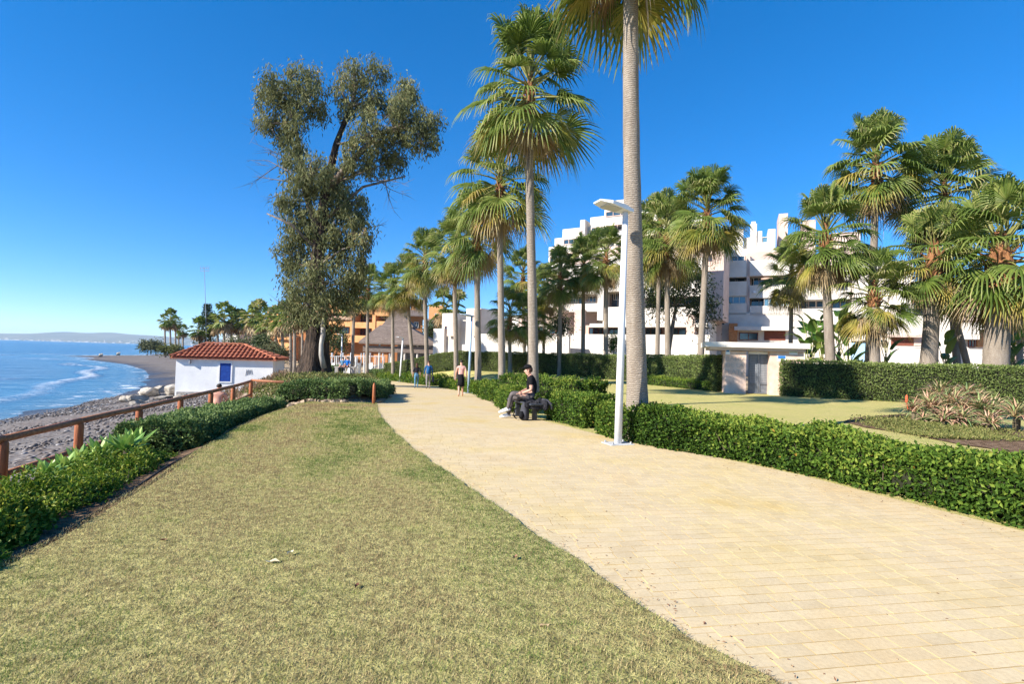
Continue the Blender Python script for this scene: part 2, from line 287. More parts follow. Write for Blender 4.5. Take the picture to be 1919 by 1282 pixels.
class MB:
    def __init__(s): s.v = []; s.f = []; s.t = []; s.m = []
    def add(s, V, Fc, tint=.5, mi=0):
        b = len(s.v); s.v += [tuple(map(float, p)) for p in V]; s.t += [tint]*len(V) if np.isscalar(tint) else list(tint); s.f += [tuple(i+b for i in f) for f in Fc]; s.m += [mi]*len(Fc)
    def box(s, c, d, rz=0, tint=.5, mi=0, bev=0):
        c = np.array(c, float); d = np.array(d, float)/2; ca, sa = math.cos(rz), math.sin(rz); V = []
        if bev:
            b = bev
            for z, e in ((-1, b), (-1, 0), (1, 0), (1, b)):
                zz = z*d[2] if e == b else z*(d[2]-b)
                for x, y in ((-1, -1), (1, -1), (1, 1), (-1, 1)):
                    X = x*(d[0]-(b if e else 0)); Y = y*(d[1]-(b if e else 0)); V.append((c[0]+X*ca-Y*sa, c[1]+X*sa+Y*ca, c[2]+zz))
            Fc = [(3, 2, 1, 0), (12, 13, 14, 15)] + [(r*4+i, r*4+(i+1) % 4, r*4+4+(i+1) % 4, r*4+4+i) for r in range(3) for i in range(4)]
        else:
            for z in (-1, 1):
                for x, y in ((-1, -1), (1, -1), (1, 1), (-1, 1)):
                    X = x*d[0]; Y = y*d[1]; V.append((c[0]+X*ca-Y*sa, c[1]+X*sa+Y*ca, c[2]+z*d[2]))
            Fc = [(3, 2, 1, 0), (4, 5, 6, 7), (0, 1, 5, 4), (1, 2, 6, 5), (2, 3, 7, 6), (3, 0, 4, 7)]
        s.add(V, Fc, tint, mi)
    def tube(s, pts, rad, n=8, tint=.5, mi=0, cap=True, squash=None):
        pts = [np.array(p, float) for p in pts]; V = []; m = len(pts); up = None
        for i, p in enumerate(pts):
            t = pts[min(i+1, m-1)]-pts[max(i-1, 0)]; t = t/(np.linalg.norm(t)+1e-9)
            if up is None: up = np.array([0, 0, 1.]) if abs(t[2]) < .9 else np.array([1., 0, 0])
            a = np.cross(up, t); a /= np.linalg.norm(a)+1e-9; b = np.cross(t, a); up = b if abs(np.dot(b, t)) < .9 else up
            r = rad[i] if hasattr(rad, '__len__') else rad
            for k in range(n):
                q = 2*math.pi*k/n; rr = r*(squash(i, q) if squash else 1); V.append(p+a*math.cos(q)*rr+b*math.sin(q)*rr)
        Fc = [(i*n+k, i*n+(k+1) % n, (i+1)*n+(k+1) % n, (i+1)*n+k) for i in range(m-1) for k in range(n)]
        if cap: Fc += [tuple(range(n))[::-1], tuple(range((m-1)*n, m*n))]
        s.add(V, Fc, tint, mi)
    def mesh(s, name, mats, smooth=False):
        me = bpy.data.meshes.new(name); me.from_pydata(s.v, [], s.f); a = me.attributes.new('tint', 'FLOAT', 'POINT'); a.data.foreach_set('value', s.t)
        for m in (mats if isinstance(mats, (list, tuple)) else [mats]): me.materials.append(M[m])
        me.polygons.foreach_set('material_index', s.m); me.polygons.foreach_set('use_smooth', [smooth]*len(s.f)); me.update(); return me
    def build(s, name, mats, parent=None, smooth=False): return link(name, s.mesh(name, mats, smooth), parent)
def leaves(name, P, D, N, Ln, Wd, tint, mats, parent=None, fold=.25):
    """P base points, D leaf direction, N leaf normal (n,3); each leaf two folded triangles"""
    n = len(P); D = D/(np.linalg.norm(D, axis=1, keepdims=True)+1e-9); Sd = np.cross(D, N); Sd /= np.linalg.norm(Sd, axis=1, keepdims=True)+1e-9; Nn = np.cross(Sd, D)
    Ln = np.broadcast_to(Ln, n)[:, None]; Wd = np.broadcast_to(Wd, n)[:, None]
    mid = P+D*Ln*.45
    V = np.stack([P, mid+Sd*Wd*.5+Nn*Wd*fold, P+D*Ln-Nn*Ln*.08, mid-Sd*Wd*.5+Nn*Wd*fold], 1).reshape(-1, 3)
    i = np.arange(n)*4; Fc = np.concatenate([np.stack([i, i+1, i+2], 1), np.stack([i, i+2, i+3], 1)])
    me = np_mesh(name, V, Fc, mats, attrs={'tint': np.repeat(tint, 4)}); o = link(name, me, parent); return o
def unit(n):
    v = rng.normal(size=(n, 3)); return v/np.linalg.norm(v, axis=1, keepdims=True)
def vnoise(x, y, sc, seed=0):
    r = np.random.default_rng(seed); o = np.zeros_like(x, dtype=float)
    for k in range(7):
        a = r.uniform(0, 2*math.pi); f = sc*r.uniform(.6, 1.9); o += np.sin((x*math.cos(a)+y*math.sin(a))*f+r.uniform(0, 6.3))
    return o/7**.5/1.2
def ribbon(name, TL, TR, y0, y1, ny, nx, dz, m, kind='structure', pw=1.5):
    ys = y0+(y1-y0)*np.linspace(0, 1, ny)**pw; V = []
    for y in ys:
        a, b = pin(TL, y), pin(TR, y); xs = np.linspace(a, b, nx); V.append(np.stack([xs, np.full(nx, y), H(xs, y)+dz], 1))
    V = np.concatenate(V); Fc = [(j*nx+i, j*nx+i+1, (j+1)*nx+i+1, (j+1)*nx+i) for j in range(ny-1) for i in range(nx-1)]
    return props(link(name, np_mesh(name, V, Fc, m, smooth=True)), kind=kind)

# ------------------------------------------------------------------ ground, beach, sea, far hills
def axis(parts): return np.unique(np.concatenate([np.arange(a, b, s) for a, b, s in parts]))
gx = axis([(-4200, -600, 300), (-600, -120, 24), (-120, -46, 4), (-46, 24, .8), (24, 120, 8), (120, 900, 130)])
gy = axis([(-60, -6, 6), (-6, 64, .8), (64, 200, 3), (200, 600, 20), (600, 4000, 200), (4000, 12001, 2000)])
X, Y = np.meshgrid(gx, gy); Z = H(X, Y); u = X-pin(XF, Y); Z = Z-.07*sstep(.2, .8, u)
near = (X > -60) & (Y < 70); Z = Z+np.where((u < 0) & near, .05*vnoise(X, Y, 1.1, 3)+.04*vnoise(X, Y, .45, 4), 0)
nx = len(gx); I = (np.arange(len(gy)-1)[:, None]*nx+np.arange(nx-1)).ravel()
sw = X-pin(WL, Y)
wet = np.clip(1-(sw-1.0-2*vnoise(X, Y, .3, 5))/4.5, 0, 1)
props(link('ground', np_mesh('ground', np.stack([X, Y, Z], -1).reshape(-1, 3), np.stack([I, I+1, I+1+nx, I+nx], 1), 'terrain', smooth=True,
      attrs={'wet': wet.ravel(), 'inland': sstep(-1.2, .6, u+.8*vnoise(X, Y, 1.3, 6)).ravel()})), kind='structure')
gx = axis([(-14000, -2000, 1000), (-2000, -300, 60), (-300, -110, 8), (-110, -15, .7)]); gy = axis([(-100, 0, 10), (0, 28, 2), (28, 100, .7), (100, 240, 3), (240, 900, 20), (900, 14001, 600)])
X, Y = np.meshgrid(gx, gy); sw = pin(WL, Y)-X
seg = np.stack([WL[:, 1], WL[:, 0]], 1); dist = np.full(X.shape, 1e9)
for a, b in zip(seg[:-1], seg[1:]):
    d = b-a; t = np.clip(((X-a[0])*d[0]+(Y-a[1])*d[1])/(d@d), 0, 1); dist = np.minimum(dist, np.hypot(X-a[0]-t*d[0], Y-a[1]-t*d[1]))
sg = np.where(sw > 0, dist, -dist)
wob = 1.6*vnoise(X, Y, .12, 9)
c1 = np.exp(-((sg-7-wob)/.8)**2)*np.clip(.4+vnoise(X, Y, .07, 8), 0, 1); c2 = np.exp(-((sg-14-wob*1.5)/1.0)**2)*np.clip(vnoise(X, Y, .06, 12)-.1, 0, 1)
nearm = np.clip(1-Y/260, 0, 1)
Z = ZSEA+nearm*(.42*c1+.3*c2+.05*vnoise(X, Y, .5, 10)*np.clip(sg/6, 0, 1)) + np.where(sg < 3, .03, 0)
nx = len(gx); I = (np.arange(len(gy)-1)[:, None]*nx+np.arange(nx-1)).ravel()
props(link('sea', np_mesh('sea', np.stack([X, Y, Z], -1).reshape(-1, 3), np.stack([I, I+1, I+1+nx, I+nx], 1), 'sea', smooth=True,
      attrs={'shore': np.clip(sg/70, 0, 1).ravel(), 'crest': np.clip((c1*1.5+c2*1.2)*nearm, 0, 1).ravel()})), kind='structure')
# hills across the bay
xs = np.linspace(-16000, -3600, 160); top = 190+36*vnoise(xs, xs*0, .0016, 21)+12*vnoise(xs, xs*0, .006, 22); top *= 1-.45*sstep(-9000, -4200, xs)
V = np.concatenate([np.stack([xs, np.full_like(xs, 9000), np.full_like(xs, ZSEA-1)], 1), np.stack([xs, np.full_like(xs, 9500), ZSEA+top*.45], 1), np.stack([xs, np.full_like(xs, 10500), ZSEA+top*1.0], 1), np.stack([xs, np.full_like(xs, 12500), ZSEA+top*.4], 1)])
n = len(xs); props(link('hills', np_mesh('hills', V, [(r*n+i, r*n+i+1, (r+1)*n+i+1, (r+1)*n+i) for r in range(3) for i in range(n-1)], 'hill', smooth=True)), kind='structure')
mb = MB()
for k in range(230):
    x = random.uniform(-9400, -4300); w = random.uniform(14, 60); hh = random.uniform(6, 22); yy = random.choice([8960, 8965, 9150, 9300, 9480]); mb.box((x, yy, ZSEA+hh/2+max(0, yy-9000)*.1), (w, 30, hh))
props(mb.build('far_town', 'white'), 'mass of tiny white buildings along the far shore across the bay', 'town', kind='stuff')

# ------------------------------------------------------------------ lawns, path with bricks, beds
ye = np.concatenate([np.arange(-8, 17.5, .07)]); XLE = np.stack([ye, pin(XL, ye)+.0+.018*vnoise(ye, ye*0, 9, 81)+.014*vnoise(ye, ye*0, 31, 82)+.008*vnoise(ye, ye*0, 2.5, 83)], 1)
TURF = .042
ribbon('lawn_seaward', XB, XLE, -6, 16.9, 330, 26, TURF, 'thatch', pw=1.15)
ed_ = np.array([[(pin(XLE, y)+dx, y, h(pin(XLE, y), y)+dz) for dx, dz in ((-.004, TURF), (.006, TURF*.5), (.03, .012))] for y in np.arange(-6, 16.9, .07)]).reshape(-1, 3); m_ = len(ed_)//3
props(link('turf_edge', np_mesh('turf_edge', ed_, [(i*3+j, i*3+j+1, i*3+4+j, i*3+3+j) for i in range(m_-1) for j in range(2)], 'soil')), kind='structure')
ribbon('lawn_inland', XR-np.array([0, .05]), XH, -6, 105, 90, 50, .012, 'lawn')
ribbon('planting_bed', XF+np.array([0, .15]), XB+np.array([0, .05]), -6, 17.2, 60, 14, .0, 'soil')
path = ribbon('path', XL, XR, -6, 150, 170, 26, .020, 'path', pw=1.8)
BR = R_(10); cb, sb_ = math.cos(BR), math.sin(BR); bricks = []
for j in range(14, 110):
    v = j*.115; u_ = -4+random.random()*.2
    while u_ < 7.5:
        ln = random.choice((.17, .2, .2, .23)); uc = u_+ln/2; u_ += ln
        x, y = uc*cb-v*sb_, uc*sb_+v*cb
        if y < 1.9 or y > 10.3: continue
        if x < pin(XL, y)+.16 or x > pin(XR, y)-.17 or abs(x)/y > 1.12: continue
        if x-ln/2 < pin(XL, y-.1)+.08: continue
        bricks.append((x, y, ln))
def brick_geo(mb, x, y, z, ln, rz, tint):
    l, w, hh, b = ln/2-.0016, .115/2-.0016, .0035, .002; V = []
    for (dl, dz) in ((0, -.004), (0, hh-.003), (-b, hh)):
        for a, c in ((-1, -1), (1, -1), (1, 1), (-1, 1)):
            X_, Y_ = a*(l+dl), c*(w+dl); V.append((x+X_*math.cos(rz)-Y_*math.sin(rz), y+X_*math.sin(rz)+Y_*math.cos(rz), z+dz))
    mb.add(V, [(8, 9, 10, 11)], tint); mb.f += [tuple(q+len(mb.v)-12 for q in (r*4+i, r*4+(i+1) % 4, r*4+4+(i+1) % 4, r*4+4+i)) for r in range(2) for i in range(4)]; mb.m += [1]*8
bricks.sort(key=lambda b: b[1]+.25*abs(b[0]-1.5) if True else 0)
vis = [b for b in bricks if b[0]/b[1] < 1.0 and b[1] > 2.45]; rest = [b for b in bricks if b not in set(vis[:300])]
BM = {}
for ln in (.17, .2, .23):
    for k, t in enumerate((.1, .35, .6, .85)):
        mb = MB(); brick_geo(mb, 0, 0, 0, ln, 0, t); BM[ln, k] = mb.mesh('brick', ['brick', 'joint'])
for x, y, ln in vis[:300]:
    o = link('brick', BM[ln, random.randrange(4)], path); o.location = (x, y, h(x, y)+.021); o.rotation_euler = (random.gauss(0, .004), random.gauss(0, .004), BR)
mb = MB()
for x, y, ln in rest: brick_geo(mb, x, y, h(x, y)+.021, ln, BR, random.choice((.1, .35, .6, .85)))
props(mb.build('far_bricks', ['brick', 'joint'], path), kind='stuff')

# grass blades on the near lawn
BL = .86
def blades(name, N, reg, lmin, lmax, wd, seed):
    r = np.random.default_rng(seed); x0, x1, y0, y1 = reg
    y = y0+(y1-y0)*r.random(N*3)**1.45; x = r.uniform(x0, x1, N*3)
    ed = r.uniform(-.03, .05, N*3); ok = (x > pin(XB, y)-.1) & (x < pin(XLE, y)+ed*.7) & (np.abs(x)/y < 1.08); x, y = x[ok][:N], y[ok][:N]; n = len(x)
    z = H(x, y)+TURF-.006; a = r.uniform(0, 2*math.pi, n); lean = r.uniform(.3, 1.25, n)
    D = np.stack([np.cos(a)*np.sin(lean), np.sin(a)*np.sin(lean), np.cos(lean)], 1); Nn = np.cross(D, np.stack([-np.sin(a), np.cos(a), a*0], 1)); sc = 1+np.clip(y-4, 0, 9)*.09
    g = .46+.22*vnoise(x, y, .6, 38)+.24*vnoise(x, y, 1.4, 31)+.20*vnoise(x, y, 4, 32)+.14*vnoise(x, y, 14, 36)+.12*vnoise(x, y, 34, 37)+r.normal(0, .21, n); pt = sstep(1.0, 1.45, vnoise(x, y, 2.1, 33))*.45; g = np.clip(g+pt, 0, 1)
    P = np.stack([x, y, z], 1); L_ = r.uniform(lmin, lmax, n)*sc
    Sd = np.cross(D, Nn)*(wd*sc)[:, None]; V = np.stack([P-Sd, P+Sd, P+D*L_[:, None]], 1).reshape(-1, 3)
    props(link(name, np_mesh(name, V, np.arange(n*3).reshape(-1, 3), 'blade', attrs={'tint': np.repeat(g, 3)})), 'short dry yellow green grass of the seaward lawn', 'grass', kind='stuff')
blades('grass', 330000, (-7, 2.4, 2.2, 16.9), .012, .038, .0024, 5)
# fallen leaves
for k, (px, py, sz, t, lab) in enumerate([(543, 1052, .035, 1., 'small cream fallen leaf on the lawn left of centre'), (668, 1116, .03, .0, 'dark red fallen leaf on the lawn near bottom centre'), (1018, 1196, .04, .6, 'pinkish curled fallen leaf near the path edge'),
        (510, 1071, .05, .95, 'long cream blade of straw lying on the lawn'), (306, 1027, .03, .05, 'small dark brown leaf on the lawn beside the bed'), (965, 1060, .035, .3, 'brown fallen twig leaf by the path edge')]):
    g = ground(px, py); mb = MB(); a = random.uniform(0, 6.3); c, s = math.cos(a), math.sin(a)
    V = [(-1, 0, .2), (-.3, .4, .5), (.5, .35, .35), (1, 0, .55), (.45, -.35, .3), (-.35, -.4, .6), (0, 0, .1)]
    V = [((x*c-y*s)*sz, (x*s+y*c)*sz, z*sz) for x, y, z in V]; mb.add(V, [(6, i, (i+1) % 6) for i in range(6)], t)
    o = mb.build('fallen_leaf', 'dryleaf'); o.location = (g[0], g[1], g[2]+.055); props(o, lab, 'leaf')

# tiny debris along both path edges
n = 900; y = 2.3+12*rng.random(n)**1.5; sd_ = rng.random(n) < .55; d = np.abs(rng.normal(0, .28, n)); x = np.where(sd_, pin(XR, y)-d, pin(XL, y)+.05+d*.8); sp = rng.random(n) < .12; x = np.where(sp, pin(XL, y)+(pin(XR, y)-pin(XL, y))*rng.random(n), x)
props(leaves('path_litter', np.stack([x, y, H(x, y)+.028], 1), unit(n)*np.array([1, 1, .12]), unit(n)*.3+np.array([0, 0, 1.]), rng.uniform(.008, .03, n), rng.uniform(.005, .014, n), rng.random(n)**2*.7, 'dryleaf'), 'scattered dry leaf crumbs and grit along the path edges', 'leaf litter', kind='stuff')
# pebbles on the near beach
ico = bpy.data.meshes.new('tmp'); bm_ = bmesh.new(); bmesh.ops.create_icosphere(bm_, subdivisions=1, radius=1); bm_.to_mesh(ico); bm_.free()
IV = np.array([v.co[:] for v in ico.vertices]); IF = np.array([p.vertices[:] for p in ico.polygons]); bpy.data.meshes.remove(ico)
def pebbles(name, N, y0, y1, s0, s1, label):
    y = y0+(y1-y0)*rng.random(N*2); t = rng.random(N*2)**.8; x = pin(WL, y)+(pin(XF, y)-pin(WL, y))*t; ok = (np.abs(x)/y < 1.1) & (vnoise(x, y, .5, 41)+rng.normal(0, .5, N*2) > -.35); x, y = x[ok][:N], y[ok][:N]; n = len(x)
    s = s0+(s1-s0)*rng.random(n)**3; sc = np.stack([s*rng.uniform(.8, 1.5, n), s*rng.uniform(.8, 1.4, n), s*rng.uniform(.45, .8, n)], 1); a = rng.uniform(0, 6.3, n)
    V = IV[None]*sc[:, None]; V = np.stack([V[..., 0]*np.cos(a)[:, None]-V[..., 1]*np.sin(a)[:, None], V[..., 0]*np.sin(a)[:, None]+V[..., 1]*np.cos(a)[:, None], V[..., 2]], -1)
    V = V+np.stack([x, y, H(x, y)+sc[:, 2]*.3], 1)[:, None]; Fc = IF[None]+(np.arange(n)*len(IV))[:, None, None]
    props(link(name, np_mesh(name, V.reshape(-1, 3), Fc.reshape(-1, 3), 'pebble', smooth=True, attrs={'tint': np.repeat(np.clip(rng.normal(.5, .25, n), 0, 1), len(IV))})), label, 'pebbles', kind='stuff')
pebbles('pebbles', 15000, 6, 46, .018, .075, 'grey and brown pebbles scattered over the shingle beach')

# ------------------------------------------------------------------ hedges and shrubs
def hedge(name, label, pts, width, height, dens, leaf, m, group=None, zoff=0, core='core', rough=.05, twigs=0, tintb=0., rnd=.12, cat='hedge'):
    """pts: centre line (x,y); foliage on a soft-cornered band"""
    pts = np.array(pts, float); seg = np.diff(pts, axis=0); sl_ = np.hypot(*seg.T); cum = np.concatenate([[0], np.cumsum(sl_)]); Lt = cum[-1]
    root = thing(name, label, cat, (pts[0, 0], pts[0, 1], h(*pts[0])+zoff), 0, group); o0 = np.array(root.location)
    per = width+2*height; n = int(Lt*per*dens); s = rng.uniform(-width*.25, Lt+width*.25, n); q = rng.uniform(0, per, n); ne = int(2*width*height*dens)
    def frame(s):
        sc = np.clip(s, 0, Lt); i = np.clip(np.searchsorted(cum, sc, 'right')-1, 0, len(seg)-1); T = seg[i]/sl_[i][:, None]
        C = pts[i]+T*(s-cum[i])[:, None]; return C, T, np.stack([T[:, 1], -T[:, 0]], 1)
    lat = np.where(q < height, -width/2, np.where(q > height+width, width/2, q-height-width/2)); up = np.where(q < height, q, np.where(q > height+width, per-q, height))
    nl = np.where(q < height, -1., np.where(q > height+width, 1., 0.)); nu = np.where(nl == 0, 1., 0.); nt_ = np.zeros(n)
    # ends
    se = np.where(rng.random(ne) < .5, 0, Lt); lat = np.concatenate([lat, rng.uniform(-width/2, width/2, ne)]); up = np.concatenate([up, rng.uniform(0, height, ne)]); nl = np.concatenate([nl, np.zeros(ne)]); nu = np.concatenate([nu, np.zeros(ne)]); nt_ = np.concatenate([nt_, np.where(se > 0, 1., -1.)]); s = np.concatenate([s, np.where(se > 0, Lt, 0.)]); n += ne
    s = np.clip(s, 0, Lt)
    er = np.clip((np.abs(lat)-width/2+rnd)/rnd, 0, 1)*np.clip((up-height+rnd)/rnd, 0, 1); sh = -er*rnd*.35
    C, T, Nl = frame(s); sfac = vnoise(s*1.0, up*2+lat*2, 4.5, 51)*rough+vnoise(s*1.0, up+lat, 1.6, 52)*rough
    off = sfac+rng.normal(0, rough*.6, n)-np.abs(rng.normal(0, .03, n))+sh
    x = C[:, 0]+Nl[:, 0]*(lat+nl*off)+T[:, 0]*nt_*off; y = C[:, 1]+Nl[:, 1]*(lat+nl*off)+T[:, 1]*nt_*off
    zg = H(C[:, 0], C[:, 1])+zoff; z = zg+np.maximum(up+nu*off+sh*(1-nu), .01)
    O = np.stack([Nl[:, 0]*nl+T[:, 0]*nt_, Nl[:, 1]*nl+T[:, 1]*nt_, nu], 1)
    Nn = O*1.1+unit(n); D = unit(n)+O*.7+np.array([0, 0, .25]); P = np.stack([x, y, z], 1)-o0
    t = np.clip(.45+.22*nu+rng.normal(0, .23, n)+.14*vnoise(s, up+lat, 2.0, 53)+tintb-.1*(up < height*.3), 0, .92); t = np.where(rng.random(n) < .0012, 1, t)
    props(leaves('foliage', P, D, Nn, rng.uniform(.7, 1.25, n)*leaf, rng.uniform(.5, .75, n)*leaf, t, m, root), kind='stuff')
    # solid dark core added inside the foliage to block light
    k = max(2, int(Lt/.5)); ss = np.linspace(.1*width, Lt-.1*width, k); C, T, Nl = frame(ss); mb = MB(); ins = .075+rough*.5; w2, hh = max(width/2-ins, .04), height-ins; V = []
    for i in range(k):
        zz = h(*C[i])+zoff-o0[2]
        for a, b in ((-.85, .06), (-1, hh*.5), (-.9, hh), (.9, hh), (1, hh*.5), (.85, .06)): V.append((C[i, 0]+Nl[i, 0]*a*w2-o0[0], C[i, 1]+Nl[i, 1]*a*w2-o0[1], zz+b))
    mb.add(V, [(i*6+j, i*6+(j+1) % 6, i*6+6+(j+1) % 6, i*6+6+j) for i in range(k-1) for j in range(6)]+[tuple(range(6)), tuple(range((k-1)*6, k*6))[::-1]]); mb.build('light_block_core', core, root)
    if twigs:
        mb = MB()
        for _ in range(int(Lt*twigs)):
            s1 = random.uniform(0, Lt); C, T, Nl = frame(np.array([s1])); sd_ = random.choice((-1, 1)); c = C[0]+Nl[0]*sd_*(width/2-.06); d = Nl[0]*sd_*random.uniform(-.02, .08)+T[0]*random.uniform(-.2, .2); z0 = h(*C[0])+zoff
            p0 = (c[0]-o0[0], c[1]-o0[1], z0-o0[2]); mb.tube([p0, (p0[0]+d[0]*.5, p0[1]+d[1]*.5, p0[2]+height*.35), (p0[0]+d[0], p0[1]+d[1], p0[2]+height*random.uniform(.6, .9))], [.009, .007, .003], 5)
        props(mb.build('twigs', 'twig', root), kind='stuff')
    return root
def shrub(name, label, c, r, n, leaf, m, group=None, cat='shrub', lumps=9, core=True, tintb=0, flat=1., up=.3, twig=False):
    """rounded shrub: r=(rx,ry,rz); c its base"""
    root = thing(name, label, cat, c, random.uniform(0, 6.3) if r[0] == r[1] else 0, group); r = np.array(r)
    lc = unit(lumps)*np.array([.62, .62, .55]); lc[:, 2] = np.abs(lc[:, 2]); lr = rng.uniform(.35, .55, lumps); i = rng.integers(0, lumps, n); o = unit(n); q = lc[i]+o*lr[i][:, None]*rng.uniform(.8, 1.05, n)[:, None]
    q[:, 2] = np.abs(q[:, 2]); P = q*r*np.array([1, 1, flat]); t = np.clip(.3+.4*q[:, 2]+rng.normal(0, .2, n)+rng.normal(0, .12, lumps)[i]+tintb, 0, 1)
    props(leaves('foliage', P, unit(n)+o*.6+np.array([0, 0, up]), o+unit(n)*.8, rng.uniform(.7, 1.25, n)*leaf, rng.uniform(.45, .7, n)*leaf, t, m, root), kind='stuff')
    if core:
        mb = MB(); V = IV.copy()*r*.48; V[:, 2] = np.abs(V[:, 2])*1.1; mb.add(V, IF.tolist()); mb.build('light_block_core', 'core', root)  # dark lump added within the leaves to block light
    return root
def offs(T, y, dx): return (pin(T, y)+dx, y)
# right-hand low hedge along the path, and its neighbours further on
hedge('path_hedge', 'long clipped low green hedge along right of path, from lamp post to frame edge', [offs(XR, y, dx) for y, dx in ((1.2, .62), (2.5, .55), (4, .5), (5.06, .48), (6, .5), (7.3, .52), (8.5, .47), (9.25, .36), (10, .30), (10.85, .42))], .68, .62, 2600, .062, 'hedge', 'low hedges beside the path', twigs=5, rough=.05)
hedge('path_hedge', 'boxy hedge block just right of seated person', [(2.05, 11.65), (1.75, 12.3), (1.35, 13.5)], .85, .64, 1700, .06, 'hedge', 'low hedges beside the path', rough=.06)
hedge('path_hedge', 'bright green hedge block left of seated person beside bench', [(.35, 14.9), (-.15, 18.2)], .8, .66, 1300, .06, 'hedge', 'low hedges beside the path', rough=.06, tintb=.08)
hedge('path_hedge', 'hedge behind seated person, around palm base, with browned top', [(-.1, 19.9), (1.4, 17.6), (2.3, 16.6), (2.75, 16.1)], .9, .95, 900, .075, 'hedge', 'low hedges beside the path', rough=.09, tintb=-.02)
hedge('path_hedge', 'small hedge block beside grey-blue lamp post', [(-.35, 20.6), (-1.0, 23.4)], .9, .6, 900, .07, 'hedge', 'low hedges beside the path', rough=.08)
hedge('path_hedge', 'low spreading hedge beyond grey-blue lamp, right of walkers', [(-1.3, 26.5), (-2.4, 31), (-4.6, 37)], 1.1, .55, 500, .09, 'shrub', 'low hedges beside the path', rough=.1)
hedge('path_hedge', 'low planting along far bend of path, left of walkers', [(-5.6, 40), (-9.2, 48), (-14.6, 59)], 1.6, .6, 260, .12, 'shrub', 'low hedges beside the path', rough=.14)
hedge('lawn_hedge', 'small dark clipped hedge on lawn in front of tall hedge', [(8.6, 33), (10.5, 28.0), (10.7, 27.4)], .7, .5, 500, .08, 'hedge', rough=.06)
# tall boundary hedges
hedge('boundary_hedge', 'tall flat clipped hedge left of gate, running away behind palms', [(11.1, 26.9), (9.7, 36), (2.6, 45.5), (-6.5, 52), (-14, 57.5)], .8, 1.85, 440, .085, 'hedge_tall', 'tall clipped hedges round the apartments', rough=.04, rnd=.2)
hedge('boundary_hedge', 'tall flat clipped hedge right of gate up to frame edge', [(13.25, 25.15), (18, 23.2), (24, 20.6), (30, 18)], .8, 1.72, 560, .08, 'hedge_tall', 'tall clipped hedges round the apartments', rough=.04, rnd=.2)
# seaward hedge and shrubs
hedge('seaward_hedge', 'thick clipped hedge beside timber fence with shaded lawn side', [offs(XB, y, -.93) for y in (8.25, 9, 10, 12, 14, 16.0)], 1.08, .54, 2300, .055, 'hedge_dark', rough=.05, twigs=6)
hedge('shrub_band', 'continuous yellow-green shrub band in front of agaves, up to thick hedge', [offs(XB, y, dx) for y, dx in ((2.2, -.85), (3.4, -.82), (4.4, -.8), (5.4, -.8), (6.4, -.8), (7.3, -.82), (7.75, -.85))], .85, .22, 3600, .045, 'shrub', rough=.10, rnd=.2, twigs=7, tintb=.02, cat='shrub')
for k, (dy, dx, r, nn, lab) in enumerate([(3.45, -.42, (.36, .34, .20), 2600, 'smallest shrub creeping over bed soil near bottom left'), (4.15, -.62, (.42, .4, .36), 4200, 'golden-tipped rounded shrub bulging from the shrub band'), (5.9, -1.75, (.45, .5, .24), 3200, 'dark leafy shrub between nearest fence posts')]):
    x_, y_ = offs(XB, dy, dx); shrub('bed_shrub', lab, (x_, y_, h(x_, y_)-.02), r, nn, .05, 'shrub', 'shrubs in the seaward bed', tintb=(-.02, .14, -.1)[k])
mb = MB(); pts = [(pin(XB, y)-.12+.05*math.sin(y*1.7), y, h(pin(XB, y)-.1, y)+.03) for y in np.arange(2.5, 16, .3)]; mb.tube(pts, .014, 6); props(mb.build('garden_hose', 'hose', smooth=True), 'thin dark irrigation hose lying along the edge of seaward bed', 'hose')
# mound: hedge along fence and ground cover
hedge('mound_hedge', 'dense dark hedge behind short rail at foot of eucalyptus mound', [(-7.55, 17.2), (-6, 17.1), (-5.35, 17.2), (-5.0, 17.6), (-5.0, 18.3), (-5.15, 19.4), (-6.0, 24)], .75, .48, 1500, .07, 'hedge_dark', rough=.08, zoff=.0, twigs=8)
n = 26000; x = rng.uniform(-15, -5, n); y = rng.uniform(18, 35, n); ok = (x < pin(XL, y)-.5) & (x > pin(XF, y)+.6+rng.normal(0, .6, n)) & (vnoise(x, y, .8, 61)+rng.normal(0, .5, n) > -.7); x, y = x[ok], y[ok]; n = len(x)
lump = np.clip(.14+.12*vnoise(x, y, 1.4, 62), .02, .4); P = np.stack([x, y, H(x, y)+lump*rng.random(n)], 1); t = np.clip(.5+.2*vnoise(x, y, .7, 63)+rng.normal(0, .2, n), 0, 1)
props(leaves('ground_cover', P, unit(n)+np.array([0, 0, .8]), unit(n)+np.array([0, 0, 1.2]), .14, .07, t, 'scrub'), 'low scrubby ground cover on the mound under the eucalyptus', 'ground cover', kind='stuff')
n = 5000; x = rng.uniform(-19, -11, n); y = rng.uniform(19, 33, n); ok = np.abs(x-pin(XF, y)-.6) < 1.8; x, y = x[ok], y[ok]; n = len(x); P = np.stack([x, y, H(x, y)+.35*rng.random(n)], 1)
props(leaves('dry_scrub', P, unit(n)*.7+np.array([0, 0, 1.2]), unit(n), .22, .04, rng.random(n), 'dryscrub'), 'dry pinkish brown scrub beside the white hut', 'scrub', kind='stuff')

